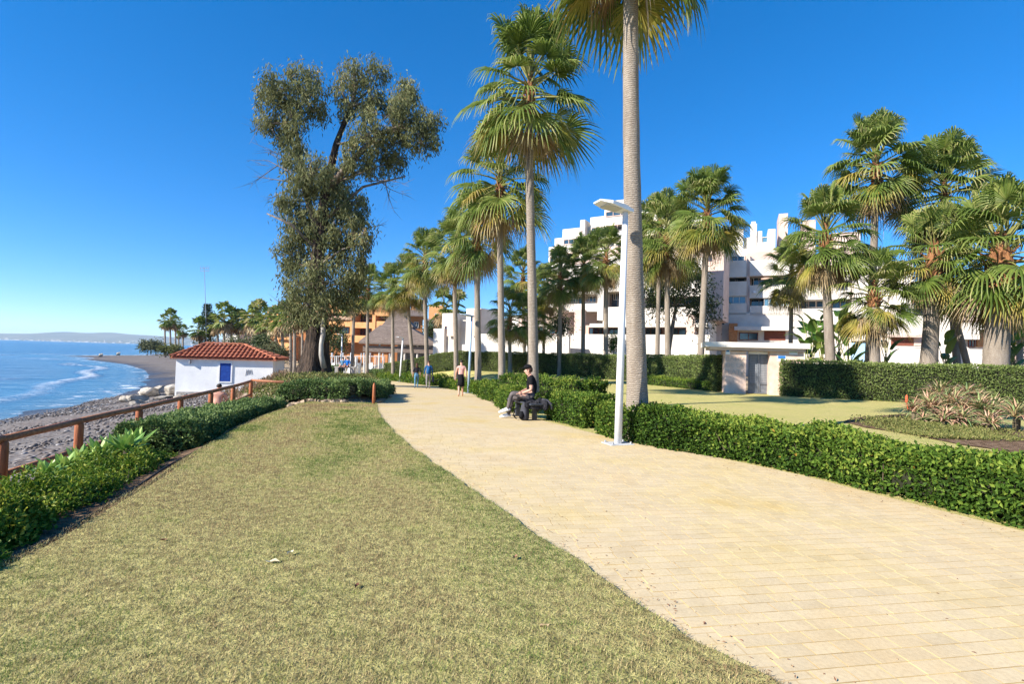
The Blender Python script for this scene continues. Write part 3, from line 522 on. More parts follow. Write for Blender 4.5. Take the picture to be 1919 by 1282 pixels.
# ------------------------------------------------------------------ palms
def frond_mesh(elev, R, petiole, m, nseg, seed, droop=1.15, spread=112, thin=1.):
    """fan leaf on a stalk leaving the origin towards +X at elevation elev (deg); droop by gravity baked in"""
    r = random.Random(seed); mb = MB(); e = R_(elev); d = np.array([math.cos(e), 0, math.sin(e)]); side = np.array([0, 1., 0]); nor = np.cross(d, side)*-1; nor = -np.cross(side, d)*-1
    nor = np.array([-math.sin(e), 0, math.cos(e)]); sag = np.array([0, 0, -1.])
    pts = [d*petiole*t+sag*petiole*.16*t*t*max(.2, math.cos(e)) for t in (0, .35, .7, 1)]; mb.tube(pts, [.035, .026, .02, .014], 4, .6, 1)
    hub = pts[-1]; d2 = pts[-1]-pts[-2]; d2 /= np.linalg.norm(d2); nor2 = np.cross(d2, side); nor2 = nor2 if nor2[2]*math.cos(e)+nor2[0]*-math.sin(e) > 0 else -nor2
    da = R_(2*spread)/nseg
    for i in range(nseg):
        a = -R_(spread)+da*(i+.5)+r.uniform(-.02, .02); q = abs(a)/R_(spread); Ln = R*(1-.28*q*q)*r.uniform(.88, 1.06)
        dir_ = d2*math.cos(a)+side*math.sin(a); per = -d2*math.sin(a)+side*math.cos(a); cup = nor2*.22*math.sin(abs(a))
        V = []; T = []; base_t = r.uniform(.25, .7)
        prof = ((.04, .5), (.42, 1.), (.66, .60*thin), (.86, .34*thin), (1., .06))
        for k, (t, w) in enumerate(prof):
            wd = da*Ln*min(t, .46)*.5*w*1.04; dr = max(0, t-.38); tw = r.uniform(-.03, .03)*t
            c = hub+(dir_+cup)*Ln*(t-.42*droop*dr*dr)+sag*Ln*droop*(.10*t*t+1.15*dr*dr)*(.85+.3*r.random())+per*Ln*tw*dr
            pl = nor2*(.02*(1 if k % 2 else 1))*(t < .7)*Ln
            V += [c-per*wd, c+pl*.9, c+per*wd]; T += [min(1, base_t+(.35*max(0, t-.7)/.3 if t > .7 else 0))]*3
        n = len(prof); mb.add(V, [f for k in range(n-1) for f in ((k*3, k*3+1, k*3+4, k*3+3), (k*3+1, k*3+2, k*3+5, k*3+4))], T, 0)
    return mb.mesh('frond', [m, 'stalk'])
FR = {}
for ci, el in enumerate((82, 62, 42, 20, -4, -28, -50)):
    for v in range(3): FR['g', ci, v] = frond_mesh(el, 1.02, .95, 'frond', 26, 100+ci*7+v, .75+.1*v)
for ci, el in enumerate((5, -25, -48)):
    for v in range(2): FR['y', ci, v] = frond_mesh(el, .98, .9, 'frond_yellow', 24, 200+ci*7+v, 1.0)
for ci, el in enumerate((-45, -66, -80)):
    for v in range(2): FR['d', ci, v] = frond_mesh(el, .85, .62, 'frond_dead', 20, 300+ci*7+v, 1.25, 95, .7)
ELEV = (82, 62, 42, 20, -4, -28, -50)
LOWCROWN = {}
def low_crown(seed):
    """one joined crown for far palms"""
    if seed in LOWCROWN: return LOWCROWN[seed]
    r = random.Random(seed); mb = MB()
    for k in range(26):
        el = R_(r.uniform(-45, 85)) if k > 5 else R_(r.uniform(-80, -50)); az = k*2.4+r.uniform(-.3, .3); d = np.array([math.cos(el)*math.cos(az), math.cos(el)*math.sin(az), math.sin(el)]); s = np.array([-math.sin(az), math.cos(az), 0]); hub = d*.85+np.array([0, 0, .5*max(0, el)]); nr = np.cross(s, d)
        mb.tube([np.zeros(3), hub], .03, 3, .5, 1, False); dead = k <= 5
        for i in range(9):
            a = R_(-100+200*i/8); q = d*math.cos(a)+s*math.sin(a); p = d*-math.sin(a)+s*math.cos(a); L_ = r.uniform(.8, 1.05)*(1-.2*abs(a)/1.8); tip = hub+q*L_-np.array([0, 0, .38*L_]); mid = hub+q*L_*.55-np.array([0, 0, .05]); w = .13
            mb.add([hub, mid-p*w, tip, mid+p*w], [(0, 1, 2), (0, 2, 3)], r.uniform(.2, .9), 2 if dead else 0)
    LOWCROWN[seed] = mb.mesh('crown', ['frond', 'stalk', 'frond_dead']); return LOWCROWN[seed]
def palm(label, bx, Y, cx, cy, sc=1., grow=1.13, rb=.2, rt=.13, n=34, dead=8, yel=5, low=False, group='fan palms along the promenade', bulge=1.35, lean_mid=0., seed=0, brown=.5, name='fan_palm'):
    sc = sc*(1 if low else grow if Y < 23 else 1.24); n = int(n*(1.2 if Y < 23 else 1.4)); r = random.Random(seed+int(bx*7+Y)); b = gat(bx, Y); t = at(cx, cy, Y); root = thing(name, label, 'palm tree', b, 0, group)
    top = Vector((t[0]-b[0], t[1]-b[1], t[2]-b[2])); Ht = top.z; k = 18 if not low else 6; pts = []; rad = []
    for i in range(k+1):
        f = i/k; s = f*f*(3-2*f); bend = math.sin(f*math.pi)*lean_mid
        pts.append((top.x*(.5*f+.5*s)+bend, top.y*f, Ht*f-(.3 if i == 0 else 0))); rad.append((rb*(bulge-(bulge-1)*min(1, f*Ht/1.2))*(1-f)+rt*f)*r.uniform(.97, 1.03))
    mb = MB(); mb.tube(pts, rad, 16 if not low else 7); mb.build('trunk', 'palm_trunk', root, True)
    if low:
        o = link('crown', low_crown(seed % 4), root); o.location = top; o.scale = (sc,)*3; o.rotation_euler = (0, 0, r.uniform(0, 6.3)); return root
    # boot of old leaf bases under the crown
    mb = MB(); hb = brown*sc
    if hb > .05:
        mb.tube([(top.x, top.y, Ht-hb), (top.x, top.y, Ht-hb*.5), (top.x, top.y, Ht+.1), (top.x, top.y, Ht+1.1*sc)], [rt*1.06, rt*1.35, rt*1.3, rt*.45], 12)
        for i in range(26):
            a = i*2.4; z = Ht-hb*.8+i/26*(hb+.4*sc); mb.tube([(top.x+math.cos(a)*rt*1.0, top.y+math.sin(a)*rt*1.0, z), (top.x+math.cos(a)*rt*1.9, top.y+math.sin(a)*rt*1.9, z+.18*sc)], [.04*sc, .02*sc], 4)
        mb.build('leaf_base', 'leaf_base', root)
    def put(me, az, z, s, tilt=0):
        o = link('frond', me, root); o.location = (top.x+math.cos(az)*rt*.6, top.y+math.sin(az)*rt*.6, Ht+z); o.rotation_euler = (r.gauss(0, .3), r.gauss(0, .1), az); o.scale = (s*sc, s*sc*r.uniform(.85, 1.05), s*sc)
    for i in range(n):
        f = (i+.5)/n; el = 88-128*f**1.08+r.gauss(0, 7); ci = min(range(7), key=lambda q: abs(ELEV[q]-el)); put(FR['g', ci, r.randrange(3)], i*2.39996+r.gauss(0, .12), 1.2*sc*(1-f)**1.1, r.uniform(.88, 1.1))
    for i in range(yel+3): put(FR['y', r.randrange(3), r.randrange(2)], r.uniform(0, 6.3), -.05, r.uniform(.85, 1.0))
    for i in range(dead): put(FR['d', r.randrange(3), r.randrange(2)], i*2.4+r.uniform(-.4, .4), -.12*sc*r.random()-.05, r.uniform(.85, 1.1))
    return root
PA = [  # label, base px, distance, crown px, crown py, kwargs
 ('nearest tall palm behind white lamp post, crown cut by top of frame', 1199, 10.0, 1184, -112, dict(sc=1.0, rb=.2, rt=.135, dead=2, n=40, yel=3, bulge=1.25, lean_mid=-.05)),
 ('tall palm right behind seated person, crown touching top of frame', 1003, 15.2, 992, 200, dict(sc=1.03, rb=.155, rt=.105, dead=5, n=42, yel=2)),
 ('tall palm next left of the one behind seated person', 943, 20, 937, 366, dict(sc=1.1, rb=.15, rt=.105, dead=7, n=38)),
 ('palm with dense shaggy crown right of grey-blue lamp', 898, 28, 894, 452, dict(sc=1.05, rb=.19, rt=.14, dead=12, n=36)),
 ('palm with brown skirt just left of grey-blue lamp head', 857, 34, 852, 482, dict(sc=1.05, rb=.17, rt=.13, dead=16, n=32)),
 ('palm beside blue-jacketed walker, brown skirt under crown', 802, 42, 796, 505, dict(sc=1.1, rb=.19, rt=.15, dead=14, n=30)),
 ('palm leaning left behind white far lamp post', 777, 46, 764, 545, dict(sc=1.05, rb=.19, rt=.14, dead=10, n=28, yel=8)),
 ('palm in front of grey pavilion roof', 738, 54, 736, 552, dict(sc=1.1, rb=.2, rt=.15, dead=8, n=28, yel=8)),
 ('palm left of grey pavilion roof', 689, 58, 690, 552, dict(sc=1.1, rb=.2, rt=.15, dead=8, n=28)),
 ('palm closest to right of eucalyptus trunk', 661, 66, 664, 562, dict(sc=1.1, rb=.22, rt=.16, dead=10, n=26)),
 ('garden palm in front of white wing, left of three', 1050, 43, 1050, 532, dict(sc=1.05, rb=.19, rt=.15, dead=10, n=30)),
 ('garden palm in front of white wing, middle of three', 1093, 44, 1094, 512, dict(sc=1.1, rb=.19, rt=.15, dead=10, n=32)),
 ('garden palm in front of white wing, right of three', 1136, 40, 1136, 500, dict(sc=1.05, rb=.19, rt=.16, dead=10, n=30, yel=8)),
 ('slim palm behind the tall one by seated person', 1019, 47, 1020, 560, dict(sc=1.0, rb=.15, rt=.12, dead=8, n=26, yel=8)),
 ('palm crown seen between the two tallest promenade palms', 984, 50, 980, 530, dict(sc=1.15, rb=.17, rt=.13, dead=8, n=26)),
 ('short palm in front of low white villa, left of two', 957, 42, 955, 605, dict(sc=.95, rb=.16, rt=.13, dead=6, n=26)),
 ('short palm in front of low white villa, right of two', 992, 44, 992, 612, dict(sc=.95, rb=.17, rt=.13, dead=6, n=26)),
 ('palm with light trunk right of nearest tall palm', 1253, 33, 1250, 468, dict(sc=1.15, rb=.20, rt=.15, dead=14, n=34, yel=8)),
 ('palm half hidden behind nearest tall palm trunk', 1232, 40, 1236, 440, dict(sc=1.15, rb=.18, rt=.14, dead=14, n=26)),
 ('upright palm left of gate, crown clear against sky', 1312, 30, 1325, 420, dict(sc=1.1, rb=.2, rt=.15, dead=10, n=38, yel=10)),
 ('palm behind right end of gate roof', 1559, 27.2, 1547, 468, dict(sc=1.12, rb=.26, rt=.19, dead=14, n=36, yel=7)),
 ('slim palm with brown crown left of the one behind gate roof', 1481, 34, 1484, 525, dict(sc=1.0, rb=.14, rt=.12, dead=16, n=18, yel=6)),
 ('tallest palm of the right-hand group', 1628, 31, 1642, 335, dict(sc=1.32, rb=.24, rt=.18, dead=16, n=40, yel=6)),
 ('short palm with pale grey trunk in front of tallest right-hand palm', 1641, 26, 1638, 572, dict(sc=.95, rb=.27, rt=.2, dead=10, n=24, yel=9, brown=.1)),
 ('palm with drooping crown behind the thick-trunked palms', 1797, 31, 1770, 388, dict(sc=1.45, rb=.2, rt=.17, dead=10, n=38, yel=2)),
 ('stout palm with orange-brown bark under crown', 1738, 26, 1751, 502, dict(sc=1.1, rb=.40, rt=.30, dead=6, n=26, yel=5, brown=1.5, bulge=1.1)),
 ('thickest palm trunk near right frame edge', 1864, 24.5, 1874, 508, dict(sc=1.42, rb=.52, rt=.44, dead=14, n=40, yel=5, brown=1.1, bulge=1.1)),
 ('thin leaning palm trunk between the two thick ones', 1824, 29, 1782, 545, dict(sc=.9, rb=.17, rt=.15, dead=8, n=20, yel=3)),
 ('slim palm cut by right frame edge', 1909, 36, 1914, 585, dict(sc=1.1, rb=.2, rt=.17, dead=10, n=24)),
]
for k, (lab, bx, Yd, cx, cy, kw) in enumerate(PA): palm(lab, bx, Yd, cx, cy, seed=k, **kw)
FP = [('far palm left of cluster on the point', 310, 165, 309, 604, 1.5), ('tallest far palm of cluster on the point', 320, 160, 319, 600, 1.9), ('far palm right of cluster on the point', 329, 170, 329, 606, 1.5), ('lone low far palm at right of the point', 343, 175, 343, 621, 1.4), ('tiny far palm below the cluster on the point', 335, 185, 335, 628, .9),
 ('far palm left of norfolk pine', 375, 118, 373, 618, 1.6), ('far palm right of norfolk pine', 394, 122, 394, 612, 1.5), ('far palm first right of pine row', 409, 118, 408, 607, 1.6), ('tall far palm second in row', 421, 116, 420, 597, 2.0), ('far palm third in row', 434, 120, 434, 600, 1.7), ('far palm fourth in row', 448, 122, 447, 605, 1.7), ('far palm fifth in row', 462, 118, 461, 602, 1.8),
 ('far palm sixth in row before orange building', 474, 112, 474, 598, 1.8), ('far palm seventh in row before orange building', 486, 110, 485, 595, 2.0), ('far palm eighth in row before orange building', 502, 104, 502, 606, 1.8), ('far palm ninth in row before orange building', 518, 98, 517, 604, 1.8), ('far palm tenth in row, close to eucalyptus', 530, 92, 530, 602, 1.7),
 ('pale-trunked palm left of two by eucalyptus trunk', 546, 62, 545, 592, 1.15), ('pale-trunked palm between path and eucalyptus trunk', 553, 60, 553, 588, 1.15), ('pale-trunked palm nearest left of eucalyptus trunk', 567, 76, 567, 600, 1.2),
 ('dark round palm left of two above low white villa', 833, 75, 832, 578, 1.6), ('dark round palm right of two above low white villa', 860, 76, 858, 580, 1.5)]
for k, (lab, bx, Yd, cx, cy, sc) in enumerate(FP): palm(lab, bx, Yd, cx, cy, sc=sc, rb=.3 if Yd > 90 else .2, rt=.24 if Yd > 90 else .16, low=True, group='far palms', seed=k)

# ------------------------------------------------------------------ eucalyptus
EY = 33.
def tree_leaf_cloud(root, blobs, per, leafL, leafW, m, droop, sub, subr, branch_m, hub_pts, o0, tb=0, limb=.07, thinr=.012):
    P = []; Dd = []; T = []; mb = MB()
    for (c, r, w) in blobs:
        c = np.array(c); r = np.array(r); ns = max(3, int(sub*w)); cc = unit(ns)*rng.uniform(.25, 1, (ns, 1))**.5*r+c
        hp = min(hub_pts, key=lambda q: np.linalg.norm(np.array(q[0])-c)+(3 if q[0][2] > c[2] else 0)); p0 = np.array(hp[0]); mid = (p0+c)/2+rng.normal(0, .25, 3); mb.tube([p0, mid, c], [limb, limb*.6, limb*.3], 6)
        for s in cc:
            mb.tube([c+rng.normal(0, .1, 3), (c+s)/2+rng.normal(0, .15, 3), s+np.array([0, 0, .1])], [limb*.35, thinr*1.5, thinr*.7], 4)
            n = int(per*rng.uniform(.6, 1.4)); q = rng.normal(0, 1, (n, 3))*np.array([subr*.9, subr*.9, subr*1.25])*rng.uniform(.7, 1.25); P.append(s+q); Dd.append(unit(n)*.75+np.array([0, 0, -droop])); T.append(np.clip(.42+rng.normal(0, .13)+q[:, 2]/subr*.07+rng.normal(0, .16, n)+tb, 0, 1))
    P = np.concatenate(P); Dd = np.concatenate(Dd); T = np.concatenate(T); n = len(P)
    props(leaves('crown', P-o0, Dd, unit(n), rng.uniform(.7, 1.3, n)*leafL, rng.uniform(.7, 1.2, n)*leafW, T, m, root, .1), kind='stuff')
    mb.v = [tuple(np.array(v)-o0) for v in mb.v]; mb.build('limb', branch_m, root, True)
eb = gat(592, EY); eb = np.array([eb[0], EY, eb[2]])
root = thing('eucalyptus_tree', 'huge old eucalyptus with forked crown and dark furrowed trunk on mound', 'tree', eb)
px2 = lambda x, y, dy=0: at(x, y, EY+dy)
mb = MB(); rr = random.Random(4); ph_ = [rr.uniform(0, 6.3) for _ in range(6)]
fur = lambda i, q: 1+.13*math.sin(5*q+ph_[0]+.25*i)+.09*math.sin(9*q+ph_[1]-.3*i)+.05*math.sin(15*q+ph_[2])
tp = [px2(590, 712), px2(591, 700), px2(592, 685), px2(594, 660), px2(596, 630), px2(594, 600), px2(592, 560), px2(594, 500), px2(600, 430), px2(612, 350), px2(630, 270), px2(655, 200)]
mb.tube([p-eb for p in tp], [1.35, 1.05, .86, .72, .62, .55, .5, .42, .34, .26, .18, .08], 30, squash=fur); mb.build('trunk', 'bark_dark', root, True)
mb = MB(); tp2 = [px2(607, 690, -.5), px2(602, 665, -.75), px2(602, 645, -.75), px2(606, 625, -.7), px2(605, 600, -.6), px2(603, 575, -.5), px2(600, 540, -.2)]; mb.tube([p-eb for p in tp2], [.17, .15, .13, .16, .13, .12, .10], 12); props(mb.build('pale_stem', 'bark_pale', root, True), 'smooth pale stem climbing the dark trunk')
hubs = [(p, 1) for p in tp[5:]]
hubs += [(px2(560, 300), 1), (px2(545, 220), 1), (px2(700, 250), 1), (px2(740, 240), 1)]
mb = MB()
for pts, r0 in (([px2(598, 450), px2(570, 350, .5), px2(558, 260, .8), px2(545, 190, .8)], .26), ([px2(610, 360), px2(660, 300, -.4), px2(710, 250, -.6), px2(770, 230, -.6)], .24), ([px2(632, 265), px2(660, 200, .3), px2(668, 150, .4)], .16), ([px2(597, 470), px2(545, 420, -1), px2(500, 400, -1.2)], .12), ([px2(600, 420), px2(680, 350, .5), px2(760, 330, .5)], .13)):
    mb.tube([p-eb for p in pts], np.linspace(r0, r0*.35, len(pts)), 8)
mb.build('fork', 'bark_grey', root, True)
EB = [(540, 165, 55, 38), (505, 180, 28, 35), (575, 190, 42, 45), (530, 235, 45, 45), (575, 150, 35, 25), (500, 225, 22, 30), (545, 290, 40, 38), (600, 205, 28, 25),
      (665, 140, 45, 32), (705, 135, 32, 28), (640, 160, 22, 40), (700, 185, 50, 38), (670, 205, 40, 35), (752, 185, 34, 38), (735, 215, 50, 40), (785, 225, 42, 32), (790, 265, 40, 30), (735, 270, 50, 40), (690, 255, 40, 40), (812, 245, 20, 32), (765, 180, 20, 30), (740, 300, 40, 25), (700, 300, 35, 35), (672, 300, 30, 40),
      (590, 320, 55, 40), (640, 330, 45, 45), (610, 370, 60, 50), (560, 350, 35, 40), (660, 380, 45, 42), (620, 430, 70, 50), (560, 420, 45, 45), (540, 390, 28, 30), (660, 440, 45, 45), (590, 480, 60, 45), (545, 475, 35, 40), (650, 490, 48, 40), (525, 385, 22, 18), (685, 455, 25, 16),
      (600, 530, 62, 38), (650, 540, 40, 36), (560, 530, 38, 38), (640, 570, 42, 28), (575, 570, 40, 30), (550, 590, 28, 25), (610, 590, 45, 20), (625, 615, 18, 22), (555, 555, 30, 30), (665, 520, 25, 25)]
pxm = EY/FPX; blobs = []
for (x, y, a, b) in EB:
    dy = random.uniform(-.8, .8)*a*pxm; c = px2(x, y, dy); blobs.append((c, (a*pxm*.86, max(a*pxm*.9, .8), b*pxm*.86), a*b/1800))
tree_leaf_cloud(root, blobs, 84, .30, .078, 'euca', 1.0, 17, .27, 'bark_grey', hubs, eb, limb=.09)
mb = MB()   # bare dead twigs sticking out at left and right
for (x0, y0, x1, y1) in [(540, 320, 462, 300), (520, 310, 470, 345), (545, 300, 470, 265), (540, 340, 480, 330), (700, 330, 770, 370), (690, 340, 765, 345), (720, 335, 740, 400), (560, 350, 500, 375), (530, 230, 470, 245), (680, 430, 725, 420), (540, 580, 515, 560), (570, 110, 540, 128), (535, 300, 500, 285)]:
    p0, p1 = px2(x0, y0), px2(x1, y1, random.uniform(-1, 1)); m_ = (p0+p1)/2+rng.normal(0, .2, 3); mb.tube([p0-eb, m_-eb, p1-eb], [.04, .022, .006], 4)
    for _ in range(7):
        f = random.uniform(.3, .95); q = p0+(p1-p0)*f; e = q+(p1-p0)*.22+rng.normal(0, .35, 3); mb.tube([q-eb, e-eb], [.014, .004], 3)
props(mb.build('dead_twigs', 'bark_grey', root), kind='stuff')

# other trees and big-leaved plants
def small_tree(name, label, bx, Yd, blobs_px, m, per, leafL, leafW, trunk_r, sub=10, subr=.5, droop=.2, cat='tree', bark='bark_grey', group=None, tb=0):
    b = gat(bx, Yd); root = thing(name, label, cat, b, 0, group); o0 = np.array(b); k = Yd/FPX; bl = [(at(x, y, Yd+random.uniform(-.5, .5)*a*k), (a*k, a*k, bb*k), 1) for x, y, a, bb in blobs_px]
    cx = sum(q[0] for q in bl)/len(bl); mb = MB(); mb.tube([np.zeros(3)-np.array([0, 0, .2]), (cx-o0)*.35, (cx-o0)*.8], [trunk_r*1.2, trunk_r, trunk_r*.6], 8); mb.build('trunk', bark, root, True)
    tree_leaf_cloud(root, bl, per, leafL, leafW, m, droop, sub, subr, bark, [(o0+(cx-o0)*f, 1) for f in (.3, .5, .8)], o0, tb, limb=trunk_r*.45); return root
small_tree('dark_tree', 'dense dark tree behind nearest tall palm, in front of white apartments', 1245, 46, [(1225, 530, 35, 35), (1262, 525, 40, 40), (1300, 545, 38, 40), (1290, 515, 30, 25), (1240, 560, 30, 25), (1315, 575, 22, 25)], 'dark_leaf', 90, .38, .10, .22, 14, .55, .6)
small_tree('dark_tree', 'small dark multi-stemmed tree behind tall hedge, left of white wing', 1046, 50, [(1035, 618, 20, 18), (1056, 614, 20, 20), (1045, 605, 18, 14)], 'dark_leaf', 70, .28, .10, .12, 9, .4, .1)
small_tree('garden_shrub', 'small green yucca-like tree before ground floor of white wing', 1151, 44, [(1151, 640, 9, 8), (1148, 650, 8, 6)], 'shrub', 60, .4, .05, .06, 6, .25, .0, 'shrub')
small_tree('garden_tree', 'round green tree right of leaning palm trunks, before far buildings', 1845, 60, [(1835, 585, 30, 25), (1860, 580, 28, 22)], 'far_leaf', 70, .35, .14, .15, 9, .6, .2)
small_tree('garden_tree', 'leafy light green shrub tree at right edge behind hedge', 1890, 40, [(1895, 620, 22, 35), (1900, 660, 20, 25)], 'shrub', 60, .3, .14, .1, 9, .45, .2)
small_tree('far_tree', 'grey green bushy tree on the far promenade', 455, 85, [(455, 641, 20, 7), (440, 644, 14, 6)], 'far_leaf', 70, .4, .15, .2, 10, .45, .1)
small_tree('far_tree', 'dark round bush tree before orange building', 485, 78, [(485, 638, 12, 8), (495, 641, 10, 6)], 'dark_leaf', 80, .4, .15, .2, 10, .4, .1, tb=.2)
small_tree('far_tree', 'green scrub bush right of white hut roof', 520, 62, [(512, 659, 18, 7), (528, 663, 11, 6), (500, 655, 11, 6)], 'far_leaf', 80, .3, .11, .1, 10, .38, .1)
small_tree('far_bush', 'dark clipped bush behind pavilion terrace', 628, 88, [(625, 645, 20, 14), (640, 640, 15, 14)], 'dark_leaf', 70, .5, .2, .1, 9, .6, .1, 'bush')
small_tree('far_bush', 'low scrub bush on the point by the sea', 275, 190, [(275, 649, 15, 4), (289, 647, 11, 5)], 'far_leaf', 120, .8, .35, .1, 10, .7, .0, 'bush')
small_tree('far_bush', 'pale dry bush below cluster of palms on the point', 320, 150, [(312, 655, 13, 3), (330, 656, 12, 3)], 'scrub', 110, .6, .25, .1, 10, .6, .0, 'bush')
small_tree('green_tree', 'dark green tree between brown house and low white villa', 805, 95, [(805, 620, 10, 12), (812, 632, 10, 10)], 'dark_leaf', 80, .5, .2, .15, 8, .6, .1)
# norfolk pine
def pine(label, bx, Yd, top, wpx):
    b = gat(bx, Yd); root = thing('norfolk_pine', label, 'pine tree', b); t = at(bx, top, Yd); Ht = t[2]-b[2]; mb = MB(); mb.tube([(0, 0, 0), (0, 0, Ht)], [.35, .04], 6); mb.build('trunk', 'bark_grey', root); P = []; Dd = []; wm = wpx*Yd/FPX/2
    for i in range(17):
        f = .25+.75*i/17; z = Ht*f; L_ = wm*(1.05-f)*1.3+.3
        for k in range(6):
            a = k*1.047+i*.5; n = 34; s = rng.random(n)**.8; P.append(np.stack([np.cos(a)*s*L_, np.sin(a)*s*L_, z+s*L_*.2+rng.normal(0, .1, n)], 1)+rng.normal(0, .12, (n, 3))); Dd.append(np.tile([math.cos(a), math.sin(a), .4], (n, 1))+rng.normal(0, .5, (n, 3)))
    P = np.concatenate(P); Dd = np.concatenate(Dd); props(leaves('crown', P, Dd, unit(len(P))+np.array([0, 0, 1]), .5, .14, np.clip(rng.normal(.5, .2, len(P)), 0, 1), 'dark_leaf', root), kind='stuff')
pine('pointed norfolk pine beside thin antenna mast', 385, 120, 568, 34); pine('small far pine tip above row of palms', 478, 150, 572, 14)
b = gat(389, 118); root = thing('antenna_mast', 'tall thin lattice antenna mast with small aerials on top', 'antenna', b); t = at(383, 500, 118)-b; mb = MB()
mb.tube([(0, 0, 0), t], [.10, .05], 5); mb.build('mast_pole', 'mast', root)
mb = MB()
for f in (.955, .985): mb.tube([t*f+np.array([-1.0, 0, 0]), t*f+np.array([1.1, 0, .1])], .05, 4)
for dx in (-.9, -.3, .5, 1.): mb.tube([t*.985+np.array([dx, 0, -.5]), t*.985+np.array([dx, 0, .6])], .04, 4)
mb.build('aerial', 'mast', root)

def big_leaf(mb, base, az, lean, L_, Wd, tint, cup=.25, curl=.9, n=6, tip=.0, mi=0):
    """broad strap leaf: starts at base, leans outward by lean (rad from vertical), curling over"""
    rows = []; p = np.array(base, float); a = lean; side = np.array([-math.sin(az), math.cos(az), 0]); st = L_/n
    prof = [math.sin(math.pi*min(1, .12+.88*i/n)**.8)**.7 if i < n else tip for i in range(n+1)]
    for i in range(n+1):
        d = np.array([math.cos(az)*math.sin(a), math.sin(az)*math.sin(a), math.cos(a)]); nr = np.cross(side, d); w = Wd/2*max(prof[i], .02); rows.append([p-side*w+nr*w*cup*-1, p, p+side*w-nr*w*cup]); p = p+d*st; a += curl/n
    V = [q for r in rows for q in r]; mb.add(V, [f for k in range(n) for f in ((k*3, k*3+1, k*3+4, k*3+3), (k*3+1, k*3+2, k*3+5, k*3+4))], tint, mi)
def rosette(name, label, c, nleaf, L_, Wd, m, group, cat, lean0=.15, lean1=1.35, curl=.35, cup=-.35, z0=.0, shrink=.45, meshes=None, parent=None, stem=None):
    root = parent or thing(name, label, cat, c, random.uniform(0, 6.3), group); off = np.array(c)-np.array(root.location) if parent else np.zeros(3)
    for i in range(nleaf):
        f = i/(nleaf-1); mb = MB(); s = L_*(1-shrink*(1-f))*random.uniform(.88, 1.08); big_leaf(mb, (0, 0, 0), 0, lean0+(lean1-lean0)*f+random.gauss(0, .06), s, Wd*random.uniform(.85, 1.1), random.uniform(.3, .8)+.1*(1-f), cup, curl*random.uniform(.6, 1.4), 6)
        o = mb.build('leaf', m, root); o.location = tuple(off+np.array([0, 0, z0])); o.rotation_euler = (0, 0, i*2.39996+random.gauss(0, .1))
    if stem: mb = MB(); mb.tube([off+np.array([0, 0, -stem]), off+np.array([0, 0, z0+.02])], [.05, .04], 6); mb.build('stem', 'twig', root)
    return root
for k, (px, py, Yd, L_, lab) in enumerate([(250, 838, 7.75, .50, 'tall bright agave against end of thick hedge'), (218, 850, 7.5, .46, 'agave second from hedge end in seaward bed'), (190, 862, 7.2, .44, 'agave in middle of the row by fence'), (152, 872, 6.9, .44, 'bushy agave between shrub and lower fence rail'),
        (120, 885, 6.6, .38, 'dark-leaved agave nearest second fence post'), (82, 905, 6.1, .32, 'small agave with reddish tips above left shrubs'), (236, 866, 7.1, .40, 'small agave tucked behind rounded shrub')]):
    p = at(px, py, Yd); p[2] = h(p[0], Yd)+.30; rosette('agave', lab, (p[0], Yd, p[2]), 13, L_, .115, 'agave', 'agaves beside the timber fence', 'agave', .1, 1.15, .3, -.3, .02, .35, stem=.35)
# aloe clump, right-hand bed
BEDP = [(1580, 792), (1600, 785), (1690, 778), (1800, 792), (1919, 815), (2010, 840), (2010, 895), (1919, 852), (1800, 836), (1700, 815), (1620, 803)]
g = np.array([ground(*p) for p in BEDP]); c0 = g.mean(0); V = [c0]+list(g)+list(c0+(g-c0)*.5)
for v in V: v[2] = h(v[0], v[1])+.03
m_ = len(g); props(link('bed_soil', np_mesh('bed_soil', V, [(1+i, 1+(i+1) % m_, 1+m_+(i+1) % m_) for i in range(m_)]+[(1+i, 1+m_+(i+1) % m_, 1+m_+i) for i in range(m_)]+[(0, 1+m_+i, 1+m_+(i+1) % m_) for i in range(m_)], 'soil')), kind='structure')
n = 9000; w = rng.dirichlet(np.ones(m_)*.25, n); P = w@g; P[:, 2] = H(P[:, 0], P[:, 1]); ok = (P[:, 0] < 13.2+.5*rng.normal(size=n)) & (P[:, 1]+.05*P[:, 0] > 11.7); P = P[ok]; n = len(P); P[:, 2] += .03+.12*rng.random(n)*np.clip(.7+.5*vnoise(P[:, 0], P[:, 1], 2., 71), .1, 1.5)
props(leaves('bed_cover', P, unit(n)+np.array([0, 0, .6]), unit(n)+np.array([0, 0, 1.]), .07, .035, np.clip(rng.normal(.6, .15, n), 0, .9), 'scrub'), 'pale green creeping ground cover around the aloe bed', 'ground cover', kind='stuff')
AL = [(1712, 770, 14.6, .55, 'greyish aloe with red flower at left of clump'), (1740, 765, 14.3, .6, 'green-brown aloe second from left of clump'), (1762, 745, 14.6, .62, 'tall upright aloe at top of clump'), (1790, 760, 14.0, .7, 'large pinkish aloe in centre of clump'), (1812, 745, 14.5, .6, 'spiky pink aloe at top right of clump'),
      (1835, 772, 13.6, .7, 'large pink drooping aloe right of centre'), (1775, 785, 13.5, .55, 'low aloe at front of clump'), (1860, 770, 13.9, .65, 'reddish aloe at right of clump'), (1905, 780, 13.2, .65, 'grey-pink aloe cut by right frame edge'), (1850, 795, 13.0, .5, 'low aloe at front right of clump'), (1730, 790, 13.9, .4, 'small dark aloe at front left of clump')]
